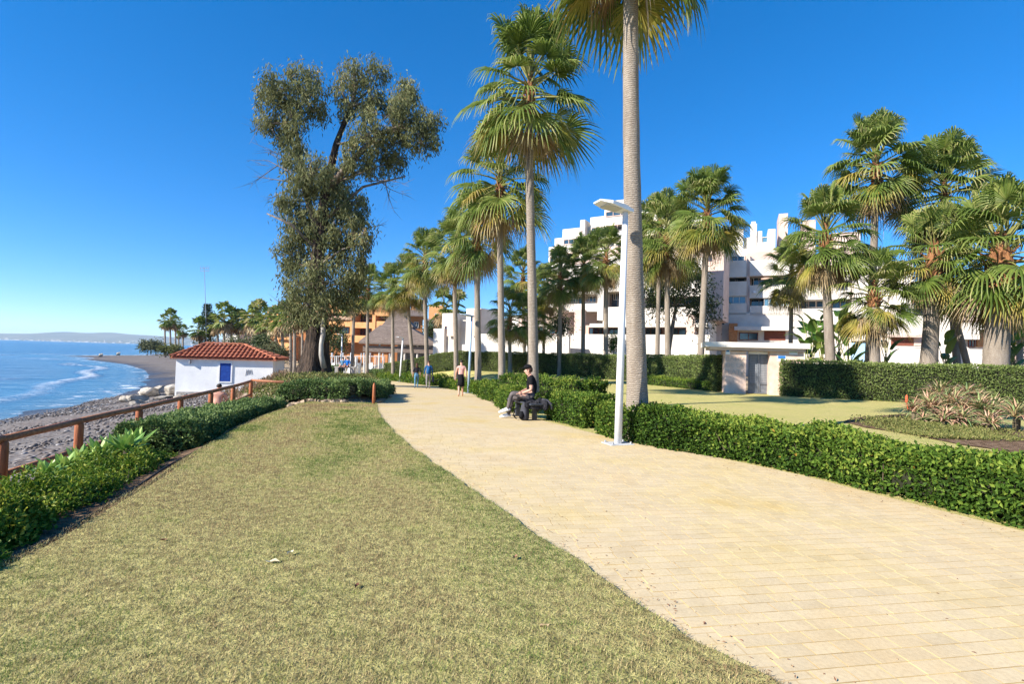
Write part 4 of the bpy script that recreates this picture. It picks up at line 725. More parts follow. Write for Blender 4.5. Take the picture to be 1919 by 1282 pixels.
for k, (px, py, Yd, L_, lab) in enumerate(AL):
    p = at(px, py, Yd); gz_ = h(p[0], Yd); root = thing('aloe_plant', lab, 'aloe', (p[0], Yd, gz_), 0, 'aloes in the right-hand bed'); zc = max(.15, p[2]-gz_)
    for q in range(5 if L_ > .5 else 3):
        ox, oy, oz = random.uniform(-.3, .3)*(q > 0), random.uniform(-.25, .25)*(q > 0), zc*random.uniform(.55, 1) if q else zc
        rosette('', '', (p[0]+ox, Yd+oy, gz_), 30, L_*random.uniform(.95, 1.2), .04, 'aloe', None, None, .05, 1.3, 1.15, -.4, oz*1.12, .3, parent=root, stem=.0)
        mb = MB(); mb.tube([(ox*.6, oy*.6, -.02), (ox, oy, oz)], [.05, .035], 6); mb.build('stem', 'twig', root)
    if k == 0: mb = MB(); mb.tube([(-.15, 0, zc), (-.2, 0, zc+.22), (-.2, 0, zc+.26), (-.2, 0, zc+.4), (-.2, 0, zc+.45)], [.012, .012, .035, .03, .01], 8); mb.build('flower_spike', 'aloe_flower', root)
# banana and strelitzia plants behind the gate
def banana(label, bx, Yd, top, n, L_, Wd, group='big-leaved plants behind the tall hedge'):
    b = gat(bx, Yd); root = thing('banana_plant', label, 'banana plant', b, 0, group); zt = at(bx, top, Yd)[2]-b[2]; mb = MB(); mb.tube([(0, 0, 0), (0, 0, zt*.45)], [.14, .09], 8); mb.build('stem', 'stalk', root, True)
    for i in range(n):
        mb = MB(); a = i*2.4+random.uniform(-.3, .3); z = zt*(.2+.35*i/n); ln = random.uniform(.25, .95); st = .5*zt*random.uniform(.4, .8); d = np.array([math.cos(a)*math.sin(ln*.5), math.sin(a)*math.sin(ln*.5), math.cos(ln*.5)]); e = np.array([0, 0, z])+d*st
        mb.tube([(0, 0, z), e], [.03, .015], 4, .6, 1); big_leaf(mb, e, a, ln, L_*random.uniform(.7, 1.1), Wd, random.uniform(.2, .85), .15, random.uniform(.6, 1.5), 8); mb.build('leaf', ['banana', 'stalk'], root)
for a in [('tall banana plant right of gate roof', 1520, 31, 578, 12, 1.5, .5), ('broad banana plant behind the palm by gate', 1540, 30, 590, 12, 1.4, .5), ('leafy banana plant with hanging leaves', 1572, 32, 570, 12, 1.6, .45), ('strelitzia with two big upright leaves', 1590, 28.5, 612, 8, 1.5, .42), ('shorter banana plant beside gate pier', 1512, 28.5, 630, 8, 1.1, .4), ('strelitzia by pale grey palm trunk', 1660, 33, 590, 8, 1.5, .4), ('banana plant beside stout orange-barked palm', 1772, 30, 610, 9, 1.4, .45), ('banana plant at right edge behind hedge', 1893, 30, 615, 9, 1.4, .45)]: banana(*a)
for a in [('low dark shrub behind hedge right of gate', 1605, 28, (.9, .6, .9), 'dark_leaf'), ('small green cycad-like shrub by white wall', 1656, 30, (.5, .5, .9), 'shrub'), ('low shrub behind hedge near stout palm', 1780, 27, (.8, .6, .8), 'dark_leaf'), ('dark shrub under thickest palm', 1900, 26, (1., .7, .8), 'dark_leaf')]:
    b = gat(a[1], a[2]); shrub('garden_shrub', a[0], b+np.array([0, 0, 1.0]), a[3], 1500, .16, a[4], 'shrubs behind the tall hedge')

# ------------------------------------------------------------------ timber fence
FN = [(3.2, -6.2), (4.95, -6.4), (6.7, -6.58), (8.4, -7.02), (10.3, -7.42), (12.2, -7.82), (13.9, -8.1), (15.6, -8.42), (17.9, -9.05)]
root = thing('timber_fence', 'brown stained timber post and rail fence between hedge and beach', 'fence', (*FN[0][::-1], h(FN[0][1], FN[0][0]))); o0 = np.array(root.location)
zt = []
for k, (y, x) in enumerate(FN):
    z = h(x+.02, y); top = .34+.10*sstep(10, 18, y); zt.append((x, y, top)); mb = MB(); mb.tube([(x-o0[0], y-o0[1], z-.3-o0[2]), (x-o0[0], y-o0[1], top-.10-o0[2]), (x-o0[0], y-o0[1], top-.055-o0[2])], [.066, .062, .05], 12); mb.build('post', 'timber', root, True)
def rails(root, o0, pts, drop, r):
    for a, b in zip(pts[:-1], pts[1:]):
        a, b = np.array(a)-o0, np.array(b)-o0; a = a-np.array([0, 0, drop]); b = b-np.array([0, 0, drop]); mb = MB(); m_ = (a+b)/2+np.array([0, 0, random.uniform(-.01, .01)]); mb.tube([a, m_, b], [r, r*.97, r], 10); mb.build('rail', 'timber_rail', root, True)
rails(root, o0, zt, .03, .05); rails(root, o0, zt, .50, .045)
FM = [(-9.05, 17.9), (-7.5, 17.85), (-6.0, 17.75)]
root = thing('timber_fence', 'short timber rail running behind the hedge at foot of eucalyptus mound', 'fence', (-9.05, 17.9, h(-9.05, 17.9))); o0 = np.array(root.location); zt = []
for k, (x, y) in enumerate(FM):
    z = h(x, y); top = .44-.03*k; zt.append((x, y, top))
    if k: mb = MB(); mb.tube([(x-o0[0], y-o0[1], z-.3-o0[2]), (x-o0[0], y-o0[1], top+.03-o0[2])], [.055, .05], 10); mb.build('post', 'timber', root, True)
rails(root, o0, zt, .0, .045)
mb = MB(); mb.tube([(0, 0, -.2), (0, 0, .35), (0, 0, .62), (0, 0, .72)], [.05, .048, .045, .02], 10); o = mb.build('fence_post', 'timber', None, True); o.location = (-4.4, 16.55, h(-4.4, 16.55)); props(o, 'single short timber post where lawn, hedge and path meet', 'post')
# ------------------------------------------------------------------ stones, boulders
def rock_mesh(seed, sub=3, jag=.35):
    r = np.random.default_rng(seed); bm = bmesh.new(); bmesh.ops.create_icosphere(bm, subdivisions=sub, radius=1)
    cuts = [(r.normal(size=3), r.uniform(.38, .75)) for _ in range(9)]
    for v in bm.verts:
        c = np.array(v.co)
        for nrm, d in cuts:
            nn = nrm/np.linalg.norm(nrm); q = c@nn
            if q > d: c = c-nn*(q-d)
        v.co = c+r.normal(0, .012, 3)
    me = bpy.data.meshes.new('rock'); bm.to_mesh(me); bm.free(); return me
RK = [rock_mesh(s) for s in range(6)]
for m_ in RK: m_.materials.append(M['rock'])
BO = [(262, 742, 33, 14, 10, 'pale angular boulder at front left of the beach rocks'), (285, 738, 40, 16, 9, 'pale boulder behind the front ones on the beach'), (272, 725, 42, 15, 9, 'tilted boulder with shaded side on the beach'), (300, 727, 44, 12, 8, 'brown grey boulder in middle of the beach rocks'),
      (240, 747, 36, 9, 6, 'leftmost low boulder nearest the sea'), (322, 733, 40, 15, 8, 'boulder at foot of the hut wall corner'), (305, 747, 34, 17, 6, 'long flat boulder at front of the beach rocks'), (310, 722, 46, 14, 6, 'flat boulder touching the hut'), (342, 742, 33, 10, 6, 'broken boulder right of the pile behind the fence rail'), (255, 753, 31, 9, 5, 'small boulder seen over the fence rail')]
for k, (px, py, Yd, a, b, lab) in enumerate(BO):
    me = RK[k % 6]; o = link('boulder', me); p = at(px, py, Yd); kk = Yd/FPX; o.location = (p[0], Yd, min(p[2], h(p[0], Yd)+b*kk*.5)); o.scale = (a*kk*1.55, a*kk*1.3, b*kk*1.75); o.rotation_euler = (random.uniform(-.25, .25), random.uniform(-.2, .2), random.uniform(0, 6.3)); props(o, lab, 'rock', 'boulders on the beach')
for px, py, Yd, s, lab in ((190, 659, 165, .85, 'single pale rock at the tip of the point'), (223, 655, 200, .95, 'pale rock further along the point')):
    p = at(px, py, Yd); o = link('boulder', RK[2]); o.location = (p[0], Yd, h(p[0], Yd)+.4); o.scale = (s, s, s*1.2); props(o, lab, 'rock', 'boulders on the point')
root = thing('stone_edging', 'rough pale stones edging the raised mound bed', 'stone edging', (-4.9, 17.0, h(-4.9, 17))); o0 = np.array(root.location)
STN = [m_.copy() for m_ in RK[:4]]
for m_ in STN: m_.materials.clear(); m_.materials.append(M['stone'])
for k in range(34):
    f = k/33; x, y = (-7.6+f*1.5*2.1, 16.78-.1*f) if f < .7 else (-4.45-(f-.7)*2.0, 17.15+(f-.7)*14); s = random.uniform(.10, .19)
    o = link('stone', STN[k % 4], root); o.location = (x-o0[0], y-o0[1]+random.uniform(-.06, .06), h(x, 16.6)-o0[2]+s*.4 if y < 17.4 else h(pin(XL, y)+.2, y)-o0[2]+s*.5); o.scale = (s*1.25, s, s*.8); o.rotation_euler = (random.uniform(-.3, .3), random.uniform(-.3, .3), random.uniform(0, 6.3))
mb = MB(); mb.box((0, 0, .22), (.36, .05, .28), bev=.01); o = mb.build('small_sign', 'signwhite'); p = gat(527, 16.9); o.location = p; props(o, 'small plain white board at the end of seaward hedge', 'sign')

# ------------------------------------------------------------------ facade helper
class Fac:
    def __init__(s, px, Yd, ang):
        s.P0 = at(px, 665, Yd); s.u = np.array([math.cos(ang), math.sin(ang), 0]); s.n = np.array([math.sin(ang), -math.cos(ang), 0]); s.ang = ang; s.g = h(s.P0[0], s.P0[1])
    def hit(s, px, py, off=0):
        d = ray(px, py); P = s.P0-s.n*off; t = ((P-EYE)@s.n)/(d@s.n); q = EYE+d*t; return (q-s.P0)@s.u, q[2]
    def root(s, name, label, cat, group=None):
        r = thing(name, label, cat, (s.P0[0], s.P0[1], s.g), s.ang, group); return r
    def rect(s, px0, py0, px1, py1, off=0):
        ym, xm = (py0+py1)/2, (px0+px1)/2; return s.hit(px0, ym, off)[0], s.hit(px1, ym, off)[0], s.hit(xm, py1, off)[1]-s.g, s.hit(xm, py0, off)[1]-s.g
    def box(s, parent, name, m, px0, py0, px1, py1, off=0, th=1., bot=None):
        a, b, z0, z1 = s.rect(px0, py0, px1, py1, off); z0 = bot if bot is not None else z0
        mb = MB(); mb.box(((a+b)/2, off+th/2, (z0+z1)/2), (b-a, th, z1-z0)); return mb.build(name, m, parent)
    def win(s, parent, px0, py0, px1, py1, off, glass='glass', frame='white', bars=2):
        o = s.box(parent, 'window', glass, px0, py0, px1, py1, off-.04, .1); a, b, z0, z1 = s.rect(px0, py0, px1, py1, off-.04); mb = MB(); t = .09
        for z in (z0, z1): mb.box(((a+b)/2, off-.06, z), (b-a+t, .12, t))
        for i in range(bars+1): x = a+(b-a)*i/bars; mb.box((x, off-.065, (z0+z1)/2), (t*.8, .12, z1-z0))
        mb.build('frame', frame, o); return o
    def bay(s, parent, px0, px1, floors, m='white', depth=2.2, wall='blush', end=True, top=None):
        """floors: list of (parapet top py, parapet bottom py), from the top down; a recessed wall runs behind"""
        y0 = top if top is not None else floors[0][0]-18; 
        s.box(parent, 'wall', wall, px0, y0, px1, floors[-1][1]+30, depth, 1.0, bot=-1)
        for i, (a, b) in enumerate(floors):
            s.box(parent, 'parapet', m, px0, a, px1, b, 0, .22); q = s.rect(px0, a, px1, b); mb = MB(); mb.box(((q[0]+q[1])/2, depth/2+.13, q[2]+.12), (q[1]-q[0]-.02, depth-.3, .24)); mb.build('floor_slab', m, parent)
            if i+1 < len(floors):
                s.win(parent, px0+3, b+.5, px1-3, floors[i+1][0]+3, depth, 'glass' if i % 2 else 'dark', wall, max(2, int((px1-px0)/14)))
# ------------------------------------------------------------------ white hut on the beach
hf = Fac(420, 37, R_(13)); root = hf.root('beach_hut', 'small white hut with blue door and red tiled hip roof on beach', 'hut'); s0, s1, z0, z1 = hf.rect(329, 671, 511, 727); zb = h(hf.P0[0]-2, 38)-.5-hf.g; Dp = 4.0; hh = z1
mb = MB(); mb.box(((s0+s1)/2, Dp/2, (zb+hh)/2), (s1-s0, Dp, hh-zb)); mb.build('wall', 'hutwall', root)
mb = MB(); mb.box(((s0+s1)/2-.4, -.12, zb+.4), (s1-s0-1.2, .3, .9)); mb.build('plinth', 'plinth', root)
dr = hf.box(root, 'door', 'bluepaint', 412, 681, 433, 715, -.03, .08); a, b, c, d = hf.rect(412, 681, 433, 715); mb = MB()
for x, w in ((a-.04, .09), (b+.04, .09)): mb.box((x, -.02, (c+d)/2), (w, .07, d-c+.18))
for z in (c-.05, d+.05): mb.box(((a+b)/2, -.022, z), (b-a, .07, .08))
mb.build('frame', 'hutwall', dr); mb = MB()
for i in range(2): mb.box(((a+b)/2, -.033, c+(d-c)*(i+.5)/2), (b-a-.16, .012, (d-c)/2-.12))
mb.build('panel', 'bluepaint', dr)
mb = MB(); mb.box((hf.hit(357, 673)[0], -.12, hh-.28), (.08, .2, .35)); mb.build('wall_lamp', 'mast', root)
ov = .27; e0, e1 = s0-ov, s1+ov; f0, f1 = -ov, Dp+ov; ridge_z = hf.hit(420, 646, Dp/2)[1]-hf.g; zr = hh-.02; half = (f1-f0)/2; r0, r1 = hf.hit(386, 646, Dp/2)[0], hf.hit(459, 646, Dp/2)[0]
mb = MB(); V = [(e0, f0, zr), (e1, f0, zr), (e1, f1, zr), (e0, f1, zr), (r0, f0+half, ridge_z), (r1, f0+half, ridge_z), (e0, f0, zr-.10), (e1, f0, zr-.10), (e1, f1, zr-.10), (e0, f1, zr-.10)]
mb.add(V, [(0, 1, 5, 4), (1, 2, 5), (2, 3, 4, 5), (3, 0, 4), (0, 6, 7, 1), (1, 7, 8, 2), (2, 8, 9, 3), (3, 9, 6, 0), (6, 9, 8, 7)]); roof = mb.build('roof', 'terracotta', root)
def tile_col(p0, p1, r=.13):
    p0, p1 = np.array(p0), np.array(p1); L_ = np.linalg.norm(p1-p0)
    if L_ < .25: return
    mb = MB(); k = max(1, int(L_/.42)); t = (p1-p0)/L_; sd_ = np.cross(t, (0, 0, 1)); sd_ /= np.linalg.norm(sd_); nr = np.cross(sd_, t)
    for i in range(k):
        a, b = p0+(p1-p0)*i/k, p0+(p1-p0)*min(1, (i+1.12)/k); V = []
        for q, rr, lift in ((a, r, .035), (b, r*.82, .0)):
            for j in range(6): w = math.pi*j/5; V.append(q+sd_*math.cos(w)*rr+nr*(math.sin(w)*rr*.75+lift))
        mb.add(V, [(j, j+1, 7+j, 6+j) for j in range(5)], random.random())
    mb.build('tile_column', 'terracotta', roof, True)
nc = int((e1-e0)/.29)
for i in range(nc):
    x = e0+(i+.5)*(e1-e0)/nc; f = min(1, (x-e0)/(r0-e0), (e1-x)/(e1-r1)); tile_col((x, f0-.04, zr), (x, f0+half*f, zr+(ridge_z-zr)*f)); tile_col((x, f1, zr), (x, f1-half*f, zr+(ridge_z-zr)*f))
for i in range(int((f1-f0)/.29)):
    y = f0+(i+.5)*.29; f = min(y-f0, f1-y)/half; tile_col((e0-.04, y, zr), (e0+(r0-e0)*f, y, zr+(ridge_z-zr)*f)); tile_col((e1+.04, y, zr), (e1+(r1-e1)*f, y, zr+(ridge_z-zr)*f))
for a, b in (((e0, f0, zr), (r0, f0+half, ridge_z)), ((e1, f0, zr), (r1, f0+half, ridge_z)), ((r0, f0+half, ridge_z), (r1, f0+half, ridge_z))): tile_col(np.array(a)+(0, 0, .05), np.array(b)+(0, 0, .05), .15)
mb = MB()   # grey scribble on the wall
for k in range(4):
    x = hf.hit(460+3*k, 700)[0]; z = hf.hit(460, 698)[1]-hf.g; mb.tube([(x, -.012, z-.25+.05*k), (x+.07, -.012, z+.2), (x+.14, -.012, z-.15)], .012, 4)
mb.build('graffiti', 'plinth', root)

# ------------------------------------------------------------------ gate house in the tall hedge
gf = Fac(1400, 25.6, R_(-16)); root = gf.root('entrance_gate', 'pink stone entrance with grey metal gate, flat white roof and wall lettering', 'gate'); gh = h(gf.P0[0], gf.P0[1])-gf.g-.2
gf.box(root, 'pier', 'pinkwall', 1358, 658, 1398, 742, 0, 1.7, bot=gh); gf.box(root, 'pier', 'pinkwall', 1442, 658, 1506, 748, .0, 1.7, bot=gh)
gf.box(root, 'roof_slab', 'white', 1322, 642, 1519, 652, -.45, 3.0); gf.box(root, 'fascia', 'blush', 1330, 652.2, 1510, 657.6, -.25, 2.4)
gt = gf.box(root, 'gate_leaf', 'gate', 1402, 664, 1420.6, 744, .55, .04, bot=gh+.22); g2 = gf.box(root, 'gate_leaf', 'gate', 1421.4, 664, 1440.5, 744, .55, .04, bot=gh+.22)
for o_, (xa, xb) in ((gt, (1402, 1420.6)), (g2, (1421.4, 1440.5))):
    a, b, c, d = gf.rect(xa, 664, xb, 744, .55); c = gh+.22; mb = MB()
    for x in (a+.03, b-.03): mb.box((x, .53, (c+d)/2), (.06, .06, d-c))
    for z in (c+.04, c+(d-c)*.26, d-.04): mb.box(((a+b)/2, .528, z), (b-a-.12, .06, .06))
    mb.build('gate_frame', 'gate', o_); mb = MB(); nb = 7
    for i in range(nb): mb.box((a+(b-a)*(i+1)/(nb+1), .54, c+(d-c)*.63), (.014, .03, (d-c)*.7))
    for i in range(16): mb.box(((a+b)/2, .535, c+(d-c)*(.3+.68*i/16)), (b-a-.1, .02, .012))
    props(mb.build('bars', 'mast', o_), kind='stuff')
gf.box(root, 'lintel', 'signwhite', 1403, 659, 1440, 664, .5, .2)
def text(parent, body, px, py, size_px, m, off=-.012, name='lettering', fac=gf, Yd=25.6, align='CENTER'):
    cu = bpy.data.curves.new(name, 'FONT'); cu.body = body; cu.size = size_px*Yd/FPX/.72; cu.align_x = align; cu.extrude = .012; cu.resolution_u = 2; to = bpy.data.objects.new('tmp', cu); COL.objects.link(to)
    bpy.context.view_layer.update(); me = bpy.data.meshes.new_from_object(to.evaluated_get(bpy.context.evaluated_depsgraph_get())); bpy.data.objects.remove(to); me.materials.clear(); me.materials.append(M[m])
    o = link(name, me, parent); s_, z_ = fac.hit(px, py); o.location = (s_, off, z_-fac.g); o.rotation_euler = (R_(90), 0, 0); o.scale = (1.12, 1, 1); return o
text(root, 'BAHIA', 1379, 676, 8, 'letter'); text(root, 'DE LA', 1377, 688, 7.5, 'letter'); text(root, 'PLATA', 1377, 701, 8.5, 'letter')
for xa, ya, xb, yb, m_ in ((1361, 654, 1367, 663, 'signblue'), (1458, 667, 1472, 676, 'signblue'), (1480, 655, 1494, 664, 'signgreen')):
    q = gf.box(root, 'notice', 'signwhite', xa-1, ya-1, xb+1, yb+1, -.02, .03); gf.box(q, 'print', m_, xa, ya, xb, (ya+yb)/2+1, -.026, .01)

# ------------------------------------------------------------------ white apartments
AN = R_(-24)
f = Fac(1400, 64, AN); root = f.root('apartment_block', 'white terraced apartment block with stepped roofline above gate', 'building')
f.box(root, 'wall', 'white', 1322, 586, 1595, 660, 0, 10, bot=-2)
f.bay(root, 1322, 1399, [(489, 520), (528, 555), (569, 590)], top=480); f.bay(root, 1405, 1484, [(487, 516), (534, 558), (573, 592)], top=470); f.bay(root, 1498, 1593, [(498, 526), (537, 561), (578, 592)], top=478)
f.box(root, 'divider', 'blush', 1399, 474, 1405, 590, .25, 4); f.box(root, 'divider', 'white', 1484, 474, 1498, 600, -.1, 4); f.box(root, 'divider', 'white', 1318, 489, 1324, 592, -.05, 3)
f.box(root, 'upper_wall', 'white', 1360, 465, 1452, 492, 2.5, 6); f.box(root, 'stair_tower', 'white', 1361, 430, 1393, 470, 3, 5); f.box(root, 'chimney', 'white', 1406, 419, 1418, 470, 3.2, 2); f.box(root, 'upper_wall', 'white', 1418, 433, 1428, 470, 3.4, 3); f.box(root, 'upper_wall', 'white', 1394, 445, 1407, 470, 3.6, 3); f.box(root, 'upper_wall', 'white', 1439, 429, 1453, 470, 3, 4); f.box(root, 'chimney_cap', 'white', 1408, 415, 1416, 419, 3.6, 1)
f.box(root, 'lift_tower', 'blush', 1459, 400, 1476, 480, 5, 4); f.box(root, 'lift_tower', 'blush', 1505, 412, 1528, 485, 5, 4); f.box(root, 'lift_tower', 'blush', 1560, 435, 1612, 500, 5, 6)
f.win(root, 1419, 445, 1438, 455, 3.6, 'glass_blue'); f.box(root, 'upper_wall', 'white', 1418, 454, 1440, 470, 3.3, 2)
for xa, xb, ya, yb in ((1340, 1397, 556, 569), (1432, 1478, 560, 574)): f.win(root, xa, ya, xb, yb, .35, 'glass_blue', bars=5)
for xa, xb, ya, yb in ((1328, 1352, 521, 528), (1360, 1396, 521, 528), (1420, 1440, 489, 500), (1448, 1480, 518, 534), (1412, 1440, 519, 534), (1510, 1540, 528, 538), (1550, 1585, 528, 538), (1512, 1545, 563, 576), (1370, 1395, 480, 490)): f.win(root, xa, ya, xb, yb, 2.18, 'glass')
f.win(root, 1386, 624, 1420, 637, .0, 'glass', 'redwood'); o = f.box(root, 'shutter', 'redwood', 1432, 620, 1472, 638, -.05, .1); f.box(root, 'canopy', 'white', 1376, 612, 1480, 619, -1.4, 1.4); f.box(root, 'fin_wall', 'orangebrick', 1366, 606, 1382, 640, -.9, .9); f.box(root, 'fin_wall', 'blush', 1330, 600, 1352, 650, -1.6, 1.6); f.win(root, 1346, 598, 1358, 609, 0, 'glass')
f.box(root, 'fin_wall', 'redwood', 1335, 604, 1341, 655, -1.9, .28)
f2 = Fac(1140, 60, R_(-30)); root = f2.root('apartment_wing', 'white stepped apartment wing behind palms, left of nearest trunk', 'building')
for xa, ya, xb, of in ((1027, 462, 1056, 6), (1053, 428, 1090, 6.2), (1038, 446, 1058, 6.6), (1086, 412, 1095, 5.2), (1090, 425, 1112, 6.4), (1105, 406, 1134, 6.1), (1132, 375, 1182, 6.), (1180, 395, 1250, 6.3), (1250, 405, 1320, 6.5)): f2.box(root, 'stepped_roof', 'white', xa, ya, xb, ya+110, of, 6); f2.win(root, xa+4, ya+20, xb-5, ya+29, of, 'glass', 'blush', 3); f2.box(root, 'parapet', 'white', xa-1, ya+31, xb-2, ya+42, of-1.6, .2); f2.win(root, xa+5, ya+46, xb-4, ya+56, of, 'dark', 'blush', 2); f2.box(root, 'parapet', 'white', xa+1, ya+58, xb, ya+70, of-1.8, .22)
f2.box(root, 'end_wall', 'blush', 1322, 432, 1356, 600, 6.0, 5); f2.box(root, 'wall', 'white', 1020, 515, 1322, 660, 2.4, 9, bot=-2)
f2.bay(root, 1066, 1120, [(500, 527), (533, 552), (569, 584)], top=486); f2.bay(root, 1130, 1200, [(478, 500), (520, 546), (575, 606)], top=460); f2.bay(root, 1206, 1322, [(486, 512), (528, 556), (576, 608)], top=470); f2.bay(root, 1024, 1066, [(530, 548), (570, 582)], top=520)
f2.box(root, 'buttress', 'white', 1120, 512, 1131, 600, -.15, 3); f2.box(root, 'buttress', 'white', 1199, 490, 1207, 610, -.15, 3); f2.box(root, 'garden_wall', 'white', 1062, 627, 1330, 660, -1.2, .4, bot=-2); f2.box(root, 'canopy', 'white', 1105, 606, 1325, 613, -.9, 3)
for k in range(3): f2.box(root, 'fin_wall', 'blush', (1034, 1076, 1286)[k], (572, 580, 590)[k], (1050, 1092, 1302)[k], 650, -.8-.1*k, .8+.1*k)
for xa, xb, ya, yb in ((1070, 1084, 555, 567), (1098, 1118, 552, 566), (1104, 1130, 614, 627), (1132, 1160, 614, 627), (1165, 1195, 614, 627), (1210, 1240, 614, 629), (1245, 1285, 614, 629), (1150, 1162, 550, 562), (1210, 1240, 557, 570), (1255, 1300, 557, 570), (1034, 1050, 550, 560)): f2.win(root, xa, ya, xb, yb, 2.17, 'glass', 'redwood' if ya > 600 else 'white', 3)
f3 = Fac(900, 66, R_(-34)); root = f3.root('white_villa', 'low white cubic villa left of white wing, shaded by palms', 'building')
for xa, ya, xb, yb, of in ((812, 616, 832, 654, 0), (828, 587, 853, 654, .6), (852, 600, 875, 654, 1.6), (873, 578, 900, 654, .3), (898, 612, 960, 654, 2.4), (912, 596, 935, 640, 4), (958, 590, 985, 654, .8), (984, 608, 1062, 654, 2.0)): f3.box(root, 'wall', 'white', xa, ya, xb, yb, of, 5, bot=-2)
for xa, ya, xb in ((838, 588, 852), (885, 580, 899), (972, 592, 984)): f3.box(root, 'side_wall', 'blush', xa, ya, xb, 630, -.02, .3)
f3.box(root, 'garden_wall', 'white', 898, 626, 1066, 656, -.6, .4, bot=-2)
for xa, xb, ya, yb, of in ((834, 850, 612, 624, .6), (904, 925, 616, 626, 2.4), (930, 955, 616, 626, 2.4), (995, 1020, 613, 626, 2.), (1030, 1055, 613, 626, 2.)): f3.win(root, xa, ya, xb, yb, of, 'glass', 'redwood')
f4 = Fac(1720, 52, R_(-20)); root = f4.root('white_villa', 'white villa wall with red shuttered opening behind right-hand palms', 'building')
f4.box(root, 'wall', 'white', 1655, 592, 1735, 672, 0, 6, bot=-2); f4.box(root, 'wall', 'white', 1600, 490, 1710, 640, 6, 6); f4.box(root, 'upper_wall', 'white', 1680, 500, 1712, 600, 4, 4); f4.box(root, 'wall', 'white', 1735, 596, 1800, 672, .4, 6, bot=-2); f4.box(root, 'wall', 'white', 1800, 606, 1850, 672, 1.2, 6, bot=-2); f4.box(root, 'pillar', 'white', 1759, 548, 1773, 600, 1.5, 1)
f4.box(root, 'balcony_lip', 'blush', 1668, 628, 1728, 632, -.8, .9); f4.box(root, 'shutter', 'redwood', 1670, 632, 1712, 648, -.05, .1); f4.box(root, 'wall_return', 'blush', 1713, 632, 1727, 648, -.08, .1); f4.box(root, 'fin_wall', 'orangebrick', 1832, 618, 1846, 650, .9, .3); f4.win(root, 1815, 636, 1826, 650, 1.2, 'glass', 'redwood'); f4.box(root, 'canopy', 'white', 1806, 605, 1836, 636, .0, 1.2)
f4.win(root, 1620, 500, 1634, 515, 6, 'glass_blue'); f4.win(root, 1688, 576, 1708, 598, 3.9, 'glass'); f4.win(root, 1745, 570, 1758, 590, 3.0, 'glass_blue'); f4.box(root, 'upper_wall', 'blush', 1730, 540, 1830, 600, 8, 4); f4.win(root, 1775, 560, 1790, 590, 7.9, 'glass_blue')
f5 = Fac(1880, 75, R_(-15)); root = f5.root('far_apartments', 'pinkish apartment block glimpsed behind thickest palm at right edge', 'building'); f5.box(root, 'wall', 'blush', 1800, 540, 1960, 660, 0, 8, bot=-2); f5.bay(root, 1840, 1960, [(560, 582), (598, 618)], m='blush', top=550)
for xa in (1850, 1880, 1905): f5.win(root, xa, 584, xa+18, 597, 2.15, 'glass')

for fc, rt_, lst in ((f, 'apartment_block', ((1412, 545), (1540, 548), (1340, 535))), (f2, 'apartment_wing', ((1075, 540), (1140, 530), (1215, 540), (1260, 592)))):
    rr_ = [o for o in COL.objects if o.name == rt_][0]
    for k, (x_, y_) in enumerate(lst):
        fc.box(rr_, 'air_conditioner', 'signwhite', x_, y_, x_+5, y_+4, -.35, .33)
    for k, (x_, y_) in enumerate(((lst[0][0]+14, lst[0][1]-26), (lst[1][0]+16, lst[1][1]-22))):
        a_, b_, c_, d_ = fc.rect(x_, y_, x_+22, y_+6, .0); mb = MB(); V = [(a_, .3, d_), (b_, .3, d_), (b_, -1.0, c_), (a_, -1.0, c_)]; V += [(x, y, z-.05) for x, y, z in V]; mb.add(V, [(0, 1, 2, 3), (7, 6, 5, 4), (0, 4, 5, 1), (1, 5, 6, 2), (2, 6, 7, 3), (3, 7, 4, 0)]); mb.build('awning', 'lightroof', rr_)
for k, (fc, rt_, x0_, x1_, y0_) in enumerate(((f, 'apartment_block', 1406, 1452, 484), (f, 'apartment_block', 1502, 1590, 494), (f2, 'apartment_wing', 1070, 1118, 496), (f2, 'apartment_wing', 1210, 1318, 482), (f2, 'apartment_wing', 1134, 1196, 516))):
    rr_ = [o for o in COL.objects if o.name == rt_][0]; a_, b_, c_, d_ = fc.rect(x0_, y0_, x1_, y0_+4, .1); mb = MB()
    mb.box(((a_+b_)/2, .1, d_), (b_-a_, .05, .05))
    for i in range(int((b_-a_)/.9)+1): mb.box((a_+i*.9, .1, (c_+d_)/2-.1), (.04, .04, d_-c_+.2))
    mb.build('railing', 'mast', rr_)
# ------------------------------------------------------------------ orange apartments and pavilion
def tiled(fc, root, px0, px1, py_e, py_r, off, dep, m='rooftile'):
    a, b, _, _ = fc.rect(px0, py_r, px1, py_e, off); z0 = fc.hit((px0+px1)/2, py_e, off)[1]-fc.g; z1 = fc.hit((px0+px1)/2, py_r, off)[1]-fc.g; mb = MB()
    V = [(a, off, z0), (b, off, z0), (b, off+dep, z0), (a, off+dep, z0), (a, off+dep/2, z1), (b, off+dep/2, z1), (a, off, z0-.25), (b, off, z0-.25), (b, off+dep, z0-.25), (a, off+dep, z0-.25)]
    mb.add(V, [(0, 1, 5, 4), (1, 2, 5), (2, 3, 4, 5), (3, 0, 4), (0, 6, 7, 1), (1, 7, 8, 2), (2, 8, 9, 3), (3, 9, 6, 0), (6, 9, 8, 7)]); mb.build('roof', m, root)
o1 = Fac(655, 118, R_(-12)); root = o1.root('orange_apartments', 'orange terraced apartments behind eucalyptus and pavilion', 'building')
o1.box(root, 'wall', 'orange_dark', 560, 600, 735, 660, 3.2, 12, bot=-3)
o1.bay(root, 613, 657, [(569, 586), (597, 612), (625, 642)], 'orange', 3, 'orange_dark', top=560); o1.bay(root, 663, 698, [(566, 588), (604, 615), (629, 642)], 'orange', 3, 'orange_dark', top=556); o1.bay(root, 702, 728, [(585, 592), (602, 617), (630, 642)], 'orange', 3, 'orange_dark', top=575)
